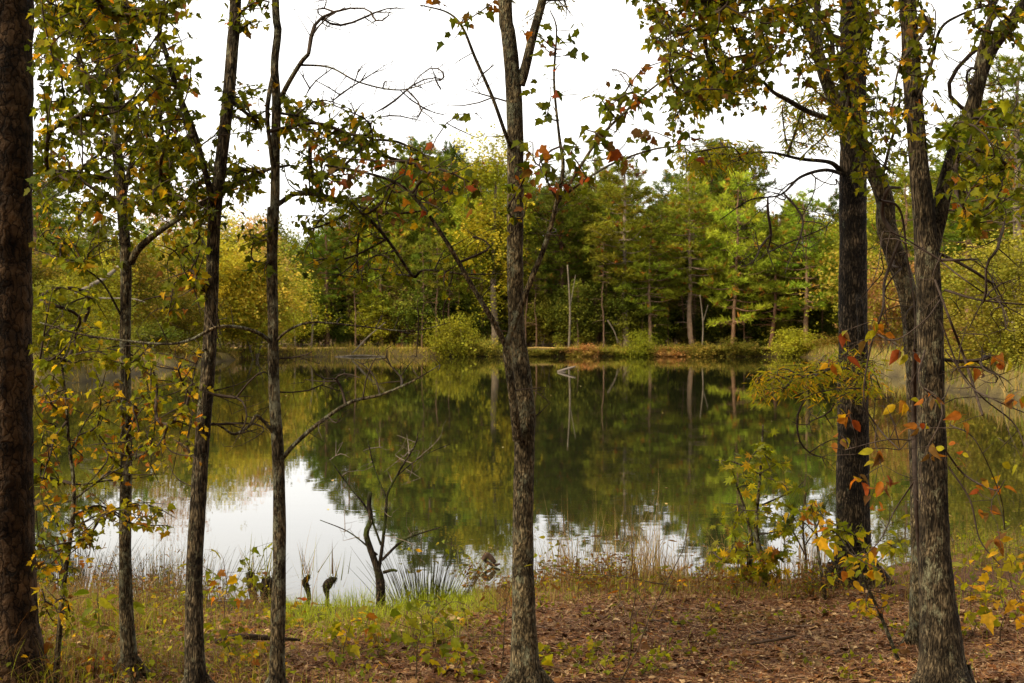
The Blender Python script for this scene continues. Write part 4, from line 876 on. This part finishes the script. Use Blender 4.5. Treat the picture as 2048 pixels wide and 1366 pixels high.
# vines
def vines():
    rng = np.random.default_rng(50); root = thing('vine', P(1845, 900, 5.9), 'tangle of bare vines with large orange leaves hanging from the forked right tree', 'vine')
    mb, lf = MB(), MB(); o3 = P(1845, 900, 5.9)
    lines = [[(1870, 560, 5), (1900, 640, 5), (1930, 720, 6), (1965, 830, 5)], [(1878, 520, 4), (1930, 560, 3), (1990, 600, 3), (2060, 640, 2)], [(1800, 480, 6), (1770, 560, 6), (1765, 620, 5), (1740, 700, 4), (1728, 800, 3), (1760, 860, 3), (1800, 900, 2)],
             [(1760, 400, 5), (1800, 420, 5), (1815, 520, 4), (1830, 640, 3), (1820, 800, 3)], [(1880, 640, 4), (1930, 760, 3), (1990, 800, 3), (2060, 830, 2)], [(1890, 700, 3), (1960, 790, 3), (2030, 850, 3), (2060, 930, 2)],
             [(1898, 935, 4), (1940, 1000, 4), (1960, 1080, 3), (2000, 1130, 2)], [(1890, 900, 4), (1930, 950, 4), (1990, 980, 3), (2010, 960, 2)], [(1830, 960, 4), (1790, 1020, 3), (1760, 1080, 2.5), (1720, 1120, 2)], [(1820, 880, 3), (1770, 880, 2.5), (1690, 900, 2)],
             [(1740, 660, 3), (1790, 680, 3), (1850, 640, 3), (1880, 600, 3)], [(1850, 700, 4), (1838, 760, 3), (1880, 800, 3), (1900, 770, 2)], [(1900, 850, 3), (1950, 880, 2.5), (2000, 990, 2), (2010, 1060, 2)], [(1880, 520, 8), (1920, 520, 6), (1955, 518, 3)], [(1890, 580, 5), (1960, 600, 4), (2060, 610, 3)],
             [(1790, 470, 9), (1765, 430, 8), (1775, 380, 7), (1800, 375, 5)], [(1830, 700, 9), (1828, 850, 10), (1832, 1000, 9), (1842, 1150, 9)]]
    sk = Skeleton()
    for k, l in enumerate(lines):
        q, r = px_line([(*p, rng.normal() * .12) for p in l], 5.85 if k not in (2, 3, 15, 16) else 6.6); mb.tube(q, r, 6, (.06, .043, .033), .08, k); sk.add_line(q, r)
    tg = targets([(1740, 440), (1800, 420), (2048, 560), (2048, 1100), (1900, 1000), (1780, 1100), (1700, 900)], 120, 5.5, 6.3, rng); base, tips = sk.grow(tg, rng, wig=.9, up=0, rt=.0014); sk.tubes(mb, base, (.06, .043, .033), 4)
    q = [(1690, 660), (1710, 650), (1735, 640), (1690, 690), (1675, 715), (1690, 760), (1750, 660), (1790, 720), (1820, 710), (1770, 775), (1800, 800), (1830, 820), (1855, 790), (1870, 800), (1840, 850), (1890, 860), (1860, 890), (1880, 900), (1905, 905), (1850, 875), (1960, 735), (1985, 760), (2000, 710), (2030, 730), (2040, 790), (1925, 985), (1950, 965), (1975, 990), (1990, 975), (2005, 1010), (1960, 1010), (1930, 1000), (1990, 1085), (2005, 1110), (1995, 1075), (2030, 880), (2040, 910), (1660, 900), (1690, 875), (1650, 910), (1700, 830), (1740, 930), (1760, 910), (1790, 890), (1720, 950), (1780, 1010), (1750, 1000), (1800, 960), (1770, 950), (1910, 800), (1935, 830), (1955, 880)]
    pos = np.array([P(x + rng.normal() * 6, y + rng.normal() * 6, 5.85 + rng.normal() * .2) for x, y in q]); base, tips = sk.grow(pos, rng, wig=.7, up=0, rt=.0013); sk.tubes(mb, base, (.06, .043, .033), 4)
    put_leaves(lf, np.repeat(pos[::2], 5, 0) + rng.normal(size=(len(pos[::2]) * 5, 3)) * .016, OVAL[1:] + [fan([(0, 0), (.2, .15), (.34, .42), (.22, .72), (.07, .9), (0, 1.02)], centre=(0, .5), fold=.5, droop=.7)], .052, 'orange', rng, .6, 1.1)
    mb.obj('stems', M['twig'], root, True, o3); lf.obj('foliage', M['leaf'], root, False, o3)
vines()

# ------------------------------------------------------------------ undergrowth
def on_ground(px_poly, n, rng):
    """points on the near ground whose picture lies in the polygon"""
    out = np.zeros((0, 3))
    while len(out) < n:
        Y = rng.uniform(4.6, 13, n * 4); X = rng.uniform(-.46, .46, n * 4) * Y; keep = shore(X, Y)[0] < .08; X, Y = X[keep], Y[keep]; Z = gz(X, Y)
        x = CX + X / Y * F; y = HY + (CAMZ - Z) / Y * F; m = in_poly(x, y, px_poly); out = np.vstack([out, np.stack([X, Y, Z], -1)[m]])
    return out[:n]
def blades(mb, p, rng, h, w, cols, lean=.5, seg=3):
    n = len(p); hh = h * rng.uniform(.45, 1.3, n) * np.clip(.9 + .9 * vnoise(p[:, :2], 2.7, 44), .35, 1.9); a = rng.uniform(0, 6.283, n); ln = np.abs(rng.normal(size=n)) * lean; d = np.stack([np.cos(a), np.sin(a), 0 * a], -1); sd = np.stack([-np.sin(a + rng.normal(size=n) * .6), np.cos(a), 0 * a], -1)
    vs = []
    for k in range(seg + 1):
        u = k / seg; c = p + d * (hh * ln * u ** 2)[:, None] + np.array([0, 0, 1]) * (hh * u * (1 - .3 * np.minimum(ln, 1.5) * u))[:, None]; ww = w * (1 - u * .92)
        vs += [c - sd * ww, c + sd * ww]
    v = np.stack(vs, 1).reshape(-1, 3); m = 2 * (seg + 1); b = (np.arange(n) * m)[:, None]
    f = np.vstack([np.concatenate([b + 2 * k, b + 2 * k + 1, b + 2 * k + 3, b + 2 * k + 2], 1) for k in range(seg)])
    mb.add(v, f, np.repeat(cols, m, 0))
rng = np.random.default_rng(70)
def tint(cs, n, lo=.7, hi=1.3): 
    cs = np.array(cs); return np.clip(cs[rng.integers(0, len(cs), n)] * rng.uniform(lo, hi, (n, 1)), 0, 1)
GREEN = [(.2, .25, .018), (.27, .31, .022), (.15, .19, .015), (.3, .28, .03)]; DRY = [(.24, .145, .06), (.17, .10, .042), (.31, .21, .09), (.12, .068, .03)]
mb = MB()
for poly, n, h, w, cs in (([(540, 1195), (960, 1180), (1000, 1230), (900, 1290), (560, 1290)], 11000, .13, .0024, [(.25, .31, .02), (.32, .37, .025), (.2, .25, .016)]), ([(-60, 1180), (560, 1170), (560, 1390), (-60, 1390)], 5200, .16, .0022, GREEN + DRY[:2]), ([(-60, 1160), (560, 1150), (560, 1390), (-60, 1390)], 2600, .2, .0018, DRY),
                          ([(540, 1270), (1000, 1240), (1000, 1390), (540, 1390)], 2600, .07, .002, GREEN + DRY), ([(1060, 1130), (1700, 1130), (1700, 1200), (1060, 1215)], 3400, .12, .0022, GREEN[:3] + DRY), ([(1720, 1080), (2100, 1060), (2100, 1260), (1900, 1240), (1730, 1200)], 3200, .2, .0022, GREEN + DRY[:2]), ([(940, 1150), (1060, 1140), (1060, 1230), (960, 1240)], 1200, .2, .002, DRY + GREEN[:1]), ([(1000, 1200), (2080, 1190), (2080, 1390), (1000, 1390)], 900, .05, .002, GREEN)):
    p = on_ground(poly, n, rng)
    keep = vnoise(p[:, :2], 2.2, 4) + rng.normal(size=n) * .3 > -.1; p = p[keep]; blades(mb, p, rng, h, w, tint(cs, len(p)), .7)
for poly, n, h in (([(-60, 1170), (560, 1165), (560, 1390), (-60, 1390)], 3400, .26), ([(560, 1240), (1000, 1220), (1000, 1330), (560, 1330)], 700, .14), ([(930, 1150), (1060, 1140), (1060, 1230), (950, 1240)], 500, .2), ([(1060, 1145), (1700, 1140), (1700, 1200), (1060, 1210)], 1500, .18), ([(1740, 1090), (2090, 1070), (2090, 1250), (1740, 1200)], 900, .24)):
    p = on_ground(poly, n, rng); p = p[vnoise(p[:, :2], 2.4, 91) > -.25]; blades(mb, p, rng, h, .0018, tint(DRY + [(.26, .12, .05), (.08, .05, .022)], len(p)), 2.2, 4)
tag(mb.obj('grass', M['grass']), 'mixed green and dry grass on the near bank', 'grass', kind='stuff')

mb = MB()
# tall dry stalks against the bright water
for poly, n, h in (([(1060, 1130), (1480, 1130), (1480, 1190), (1060, 1190)], 750, .42), ([(1540, 1130), (1700, 1130), (1700, 1190), (1540, 1190)], 330, .42), ([(150, 1140), (520, 1140), (520, 1210), (150, 1220)], 700, .38), ([(930, 1140), (1050, 1130), (1050, 1190), (930, 1190)], 220, .35), ([(1740, 1080), (2080, 1060), (2080, 1180), (1740, 1180)], 300, .4)):
    p = on_ground(poly, n, rng); p = p[vnoise(p[:, :2], 3.5, 8) + rng.normal(size=n) * .2 > -.05]; n = len(p); blades(mb, p, rng, h, .0022, tint([(.2, .125, .06), (.13, .08, .035), (.09, .055, .028), (.06, .04, .02), (.11, .11, .022)], n), .4, 4)
    k = rng.integers(0, n, n // 2); a = rng.uniform(0, 6.28, n // 2); q = p[k] + np.stack([np.cos(a) * .05, np.sin(a) * .05, rng.uniform(.1, h, n // 2)], -1)
    mb.scatter(NARROW[0][0], NARROW[0][1], q, rng.normal(size=(n // 2, 3)) + [0, 0, .5], rng.normal(size=(n // 2, 3)), rng.uniform(.015, .045, n // 2), tint(DRY, n // 2))
for x0, n, h in ((1290, 150, .55), (1345, 120, .5), (1115, 70, .42), (1215, 60, .42), (1440, 60, .45), (1620, 70, .4), (620, 8, .4)):
    q = on_ground([(x0 - 32, 1135), (x0 + 32, 1135), (x0 + 32, 1185), (x0 - 32, 1185)] if x0 > 700 else [(600, 1190), (640, 1190), (640, 1240), (600, 1240)], n, rng); blades(mb, q, rng, h, .0026, tint([(.32, .22, .10), (.22, .14, .06), (.16, .10, .045), (.3, .24, .09)], n), .3, 5)
tag(mb.obj('weeds', M['grass']), 'tall dry brown weeds along the near water edge', 'weeds', kind='stuff')

mb = MB()
for poly, n, zh, sz, pal in (([(-60, 1180), (560, 1180), (560, 1390), (-60, 1390)], 2600, .17, .03, 'green'), ([(-60, 1180), (560, 1180), (560, 1390), (-60, 1390)], 500, .2, .034, 'lowy'), ([(540, 1230), (1010, 1210), (1010, 1390), (540, 1390)], 900, .07, .03, 'green'), ([(1060, 1140), (1700, 1130), (1700, 1200), (1060, 1210)], 900, .12, .028, 'lowy'), ([(1720, 1080), (2090, 1060), (2090, 1280), (1900, 1250), (1730, 1200)], 1100, .25, .036, 'green'), ([(1060, 1130), (1700, 1130), (1700, 1195), (1060, 1200)], 1800, .13, .026, 'brown'), ([(1000, 1210), (2080, 1210), (2080, 1390), (1000, 1390)], 500, .03, .022, 'green'), ([(-60, 1180), (560, 1180), (560, 1390), (-60, 1390)], 900, .15, .03, 'brown')):
    p = on_ground(poly, n, rng); p = p[vnoise(p[:, :2], 2.8, 14) + rng.normal(size=n) * .3 > -.1]; p[:, 2] += zh * rng.random(len(p)) ** 1.5
    put_leaves(mb, p, OVAL + MAPLE[:2], sz, pal, rng, .35, .5)
tag(mb.obj('ground_cover', M['leaf']), 'low leafy weeds covering the near bank', 'weeds', kind='stuff')

def rush(label, x, y, n, h, spread, col, d):
    q = P(x, y, d); X, Y = q[0], q[1]; z = max(gz1(X, Y), -.05); b = np.array([X, Y, z]); p = np.stack([X + rng.normal(size=n) * spread, Y + rng.normal(size=n) * spread * .6, np.full(n, z - .02)], -1)
    mb = MB(); dv = (p - b) / spread; hh = h * rng.uniform(.5, 1.15, n)
    for k in range(n):
        e = p[k] + np.array([dv[k, 0] * .3 * hh[k] + rng.normal() * .03, dv[k, 1] * .25 * hh[k], hh[k]]); m = (p[k] + e) / 2 + [0, 0, .04 * hh[k]]
        mb.tube(smooth([p[k], m, e], 3), np.linspace(.0026, .0008, 7), 3, col * rng.uniform(.7, 1.4))
    tag(mb.obj('rush_clump', M['grass'], None, False, b), label, 'rushes', 'clumps of rushes at the near water edge')
rc = np.array([.06, .06, .017])
rush('large fan of dark rushes right of the small bare shrub', 850, 1195, 170, .4, .12, rc, 10.1)
rush('dense dark rush clump in the water beside the scaly pine', 130, 1190, 260, .4, .2, rc * .9, 10.2)
rush('thin rush clump between the two left maples', 330, 1180, 200, .34, .3, rc * 1.2, 10.4)
rush('small rush clump right of the slender maple nearest the pine', 285, 1185, 80, .34, .12, rc, 10.3)

# fallen leaves and pine straw
mb = MB(); LIT = [(.17, .078, .026), (.10, .042, .014), (.24, .13, .05), (.055, .022, .008), (.38, .25, .12), (.15, .055, .015)]
for poly, n, sz in (([(1000, 1190), (2080, 1180), (2080, 1400), (1000, 1400)], 30000, .025), ([(540, 1250), (1010, 1220), (1010, 1400), (540, 1400)], 14000, .026), ([(-60, 1220), (560, 1230), (560, 1400), (-60, 1400)], 9000, .027)):
    p = on_ground(poly, n, rng); p = p[vnoise(p[:, :2], 1.9, 77) + vnoise(p[:, :2], 7, 78) * .5 + rng.normal(size=n) * .4 > -.62]; n = len(p); p[:, 2] += rng.uniform(.002, .018, n); a = rng.uniform(0, 6.28, n); dirs = np.stack([np.cos(a), np.sin(a), rng.normal(size=n) * .25], -1); nor = rng.normal(size=(n, 3)) * .38 + [0, 0, 1]; cols = tint(LIT, n, .6, 1.35); s = sz * np.clip(rng.lognormal(-.1, .42, n), .35, 2.4); w = rng.integers(0, 5, n)
    for k, (tv, tf) in enumerate([OVAL[2], MAPLE[3], OVAL[0], MAPLE[1], NARROW[0]]): m = w == k; mb.scatter(tv, tf, p[m], dirs[m], nor[m], s[m] * (1.3 if k == 4 else 1), cols[m])
    n2 = int(n * 1.5); p = on_ground(poly, n2, rng); p[:, 2] += rng.uniform(.004, .02, n2); a = rng.uniform(0, 6.28, n2)
    mb.scatter(NEEDLE[0] * [.03, 1, 1], NEEDLE[1], p, np.stack([np.cos(a), np.sin(a), rng.normal(size=n2) * .12], -1), np.tile([0, 0, 1.], (n2, 1)) + rng.normal(size=(n2, 3)) * .3, rng.uniform(.05, .14, n2), tint([(.25, .115, .05), (.15, .06, .026), (.36, .22, .12), (.09, .035, .016)], n2))
for q in on_ground([(-60, 1200), (2080, 1195), (2080, 1400), (-60, 1400)], 170, rng):
    a = rng.uniform(0, 6.28); ln = rng.uniform(.08, .4); k = np.linspace(-.5, .5, 5)[:, None]; xy = q[:2] + np.array([math.cos(a), math.sin(a)]) * ln * k + rng.normal(size=(5, 2)) * .012
    mb.tube(np.column_stack([xy, gz(xy[:, 0], xy[:, 1]) + .014]), np.linspace(.006, .002, 5) * rng.uniform(.5, 1.3), 5, np.array([.11, .07, .045]) * rng.uniform(.5, 1.6))
tag(mb.obj('leaf_litter', M['litter']), 'carpet of curled brown leaves and pine straw on the near bank', 'leaf litter', kind='stuff')

mb = MB(); n = 90; Y = rng.uniform(12.5, 60, n); X = rng.uniform(-.34, .34, n) * Y; m = shore(X, Y)[0] > .3; X, Y = X[m], Y[m]; n = len(X); a = rng.uniform(0, 6.28, n)
mb.scatter(*OVAL[0], np.stack([X, Y, np.full(n, .006)], -1), np.stack([np.cos(a), np.sin(a), 0 * a], -1), np.tile([0, 0, 1.], (n, 1)) + rng.normal(size=(n, 3)) * .08, rng.uniform(.03, .07, n), tint([(.3, .2, .06), (.2, .12, .05), (.34, .28, .1)], n))
tag(mb.obj('floating_leaves', M['litter']), 'scattered small leaves floating on the pond', 'leaves', kind='stuff')
# moss cushions
mb = MB(); p = on_ground([(1280, 1205), (1640, 1200), (1640, 1250), (1300, 1250)], 6500, rng); p = p[vnoise(p[:, :2], 3.2, 21) > .12]; n = len(p)
mb.scatter(NEEDLE[0] * [.35, 1, 1], NEEDLE[1], p, rng.normal(size=(n, 3)) * .5 + [0, 0, 1], rng.normal(size=(n, 3)), rng.uniform(.012, .028, n), tint([(.2, .19, .02), (.14, .15, .018), (.24, .2, .03)], n))
tag(mb.obj('moss', M['grass']), 'yellow green moss patches on the litter below the sweetgum', 'moss', kind='stuff')

def seedling(x, y, h, n, pal, shapes, size, label, group, seed, d=None):
    r = np.random.default_rng(seed); Y = np.linspace(4.8, 12.5, 400); X = (x - CX) / F * Y; yy = HY + (CAMZ - gz(X, Y)) / Y * F; k = int(np.abs(yy - y).argmin()); b = np.array([X[k], Y[k], gz1(X[k], Y[k])])
    root = thing('seedling', b, label, 'seedling', group); st, lf = MB(), MB(); sk = Skeleton(); t = np.linspace(0, 1, 6)[:, None]; top = b + np.array([r.normal() * .15 * h, r.normal() * .1 * h, h]); st_p = b + (top - b) * t + r.normal(size=(6, 3)) * [.01, .01, 0] * (t > 0); st.tube(st_p, np.linspace(.004, .0015, 6), 5, (.09, .06, .035)); sk.add_line(st_p[2:], np.full(4, .002))
    tg = b + np.stack([r.normal(size=n) * .32 * h, r.normal(size=n) * .32 * h, r.uniform(.35, 1.1, n) * h], -1); base, tips = sk.grow(tg, r, step=.04, rt=.001); sk.tubes(st, base, (.09, .06, .035), 4); put_leaves(lf, np.repeat(tg, 2, 0) + r.normal(size=(2 * n, 3)) * .02, shapes, size, pal, r, .35)
    st.obj('stem', M['twig'], root, True, b); lf.obj('foliage', M['leaf'], root, False, b)
k = 100
for x, y, h, n, pal, sh, sz, lab in (
    (868, 1300, .26, 22, 'green', OVAL, .05, 'seedling with rows of oval green leaves in front of the rush fan'), (905, 1225, .55, 26, 'green', OVAL, .05, 'tall wispy seedling of oval leaves right of the rush fan'),
    (690, 1330, .22, 16, 'yellow', MAPLE, .055, 'yellow green maple seedling in the bottom grass right of the dark thin maple'), (830, 1366, .3, 18, 'green', MAPLE, .05, 'green maple seedling at the lower border left of the middle maple'),
    (740, 1290, .18, 12, 'yellow', MAPLE, .05, 'small yellowing seedling in the bright grass'), (1080, 1350, .1, 8, 'yellow', OVAL, .085, 'low plant with broad yellow leaves at the foot of the middle maple'),
    (1255, 1340, .62, 14, 'brown', NARROW, .06, 'thin bare brown stem on the litter right of the middle maple'), (1240, 1366, .75, 20, 'green', NARROW, .05, 'feathery green stem on the litter right of the middle maple'), (1000, 1345, .42, 20, 'brown', NARROW, .06, 'rusty dry fern like plant left of the middle maple foot'),
    (2000, 1290, .42, 20, 'yellow', MAPLE, .07, 'yellow leaved seedling at the right border'), (1945, 1270, .3, 14, 'yellow', MAPLE, .06, 'smaller yellow seedling right of the forked tree'), (2040, 1230, .4, 18, 'lowy', OVAL, .06, 'green and orange leaved seedling at the right border edge'), (1830, 1190, .45, 22, 'green', OVAL, .06, 'pale green leafy plant at the water between the two right trunks'),
    (60, 1366, .2, 18, 'orange', MAPLE, .05, 'orange leaved seedling at the foot of the scaly pine'), (190, 1366, .16, 9, 'orange', OVAL, .05, 'red leaved seedling between the scaly pine and slender maple'), (205, 1290, .3, 16, 'green', OVAL, .075, 'broad leaved green plant left of the slender maple'), (450, 1260, .4, 14, 'lowy', MAPLE, .055, 'yellow green seedling between the leaning maple and the dark thin one'), (460, 1340, .2, 12, 'lowy', MAPLE, .05, 'low seedling at the lower border left of the dark thin maple'),
    (600, 1240, .14, 5, 'orange', OVAL, .05, 'sprig of bright red leaves by the mossy pair of stumps'), (1110, 1170, .4, 14, 'green', OVAL, .045, 'green weed right of the middle maple by the water'), (510, 1215, .4, 14, 'green', MAPLE, .05, 'leafy sprig above the half hidden stump')):
    k += 1; seedling(x, y, h, n, pal, sh, sz, lab, None, k)
for j in range(44):
    x, y = rng.uniform(960, 2000), rng.uniform(1215, 1360); k += 1
    seedling(x, y, rng.uniform(.04, .09), 5, 'green', MAPLE, .03, 'tiny green sprout on the brown leaf litter', 'tiny sprouts on the leaf litter', k)
for j in range(16):
    x, y = rng.uniform(560, 990), rng.uniform(1250, 1360); k += 1
    seedling(x, y, rng.uniform(.06, .13), 7, 'yellow' if j % 2 else 'green', MAPLE, .035, 'small leafy sprout in the grass before the water', 'small sprouts in the grass', k)

for j in range(30):
    x, y = (rng.uniform(1070, 1500), rng.uniform(1165, 1195)) if j < 14 else (rng.uniform(1590, 1700), rng.uniform(1180, 1200)) if j < 18 else (rng.uniform(140, 530), rng.uniform(1175, 1235)) if j < 26 else (rng.uniform(940, 1030), rng.uniform(1180, 1225)); k += 1
    seedling(x, y, rng.uniform(.12, .24), 46, 'dryweed', OVAL + NARROW, .03, 'dry brown bushy weed at the near water edge', 'dry bushy weeds at the near water edge', k)
# young pine with long needles beside the sweetgum
def young_pine():
    r = np.random.default_rng(90); d = 9.7; b = P(1610, 1190, d); b[2] = gz1(b[0], b[1]); root = thing('young_pine', b, 'young pine with long soft needles beside the sweetgum', 'pine'); st, nd = MB(), MB()
    ln = [[(1610, 1190, 6), (1612, 1120, 5), (1606, 1060, 4), (1612, 985, 3)], [(1610, 1110, 3), (1590, 1070, 3), (1572, 1040, 2)], [(1611, 1090, 3), (1635, 1050, 3), (1648, 1010, 2)], [(1608, 1060, 3), (1590, 1040, 2), (1585, 1015, 2)]]
    for l in ln:
        q, rr = px_line(l, d); st.tube(q, rr, 6, (.1, .065, .04)); m = 170; i = r.integers(len(q) // 2, len(q), m); t = nrm(q[-1] - q[len(q) // 2]); nd.scatter(NEEDLE[0] * [.016, 1, 1], NEEDLE[1], q[i], nrm(t * .8 + r.normal(size=(m, 3)) * .6), r.normal(size=(m, 3)), r.uniform(.12, .2, m), tint([(.07, .1, .02), (.1, .13, .025), (.05, .075, .018)], m))
    st.obj('stem', M['twig'], root, True, b); nd.obj('foliage', M['grass'], root, False, b)
young_pine()

# shore grass of the far and side banks
mb = MB()
def bank_grass(xa, xb, side, n, h, cs):
    Y = rng.uniform(40, 116, n * 6) if side else rng.uniform(112, 126, n * 6); X = rng.uniform(xa, xb, n * 6); s = shore(X, Y)[0]; m = (s < .1) & (s > (-2.6 if side else -1.3)); X, Y = X[m][:n], Y[m][:n]; p = np.stack([X, Y, gz(X, Y) - .03], -1); p = p[vnoise(p[:, :2], .6, 31) > -.3]; blades(mb, p, rng, h, .03, tint(cs, len(p)), .5)
bank_grass(-26, -14, True, 4200, .5, [(.38, .26, .085), (.26, .2, .055), (.24, .24, .035)]); bank_grass(11, 26, True, 4200, .5, [(.36, .25, .085), (.24, .2, .055), (.2, .22, .035)])
bank_grass(-22, 24, False, 9000, .46, [(.40, .27, .09), (.26, .25, .035), (.42, .31, .08), (.34, .31, .04), (.2, .2, .03)])
tag(mb.obj('shore_grass', M['grass']), 'tan grass fringing the far and side banks of the pond', 'grass', kind='stuff')
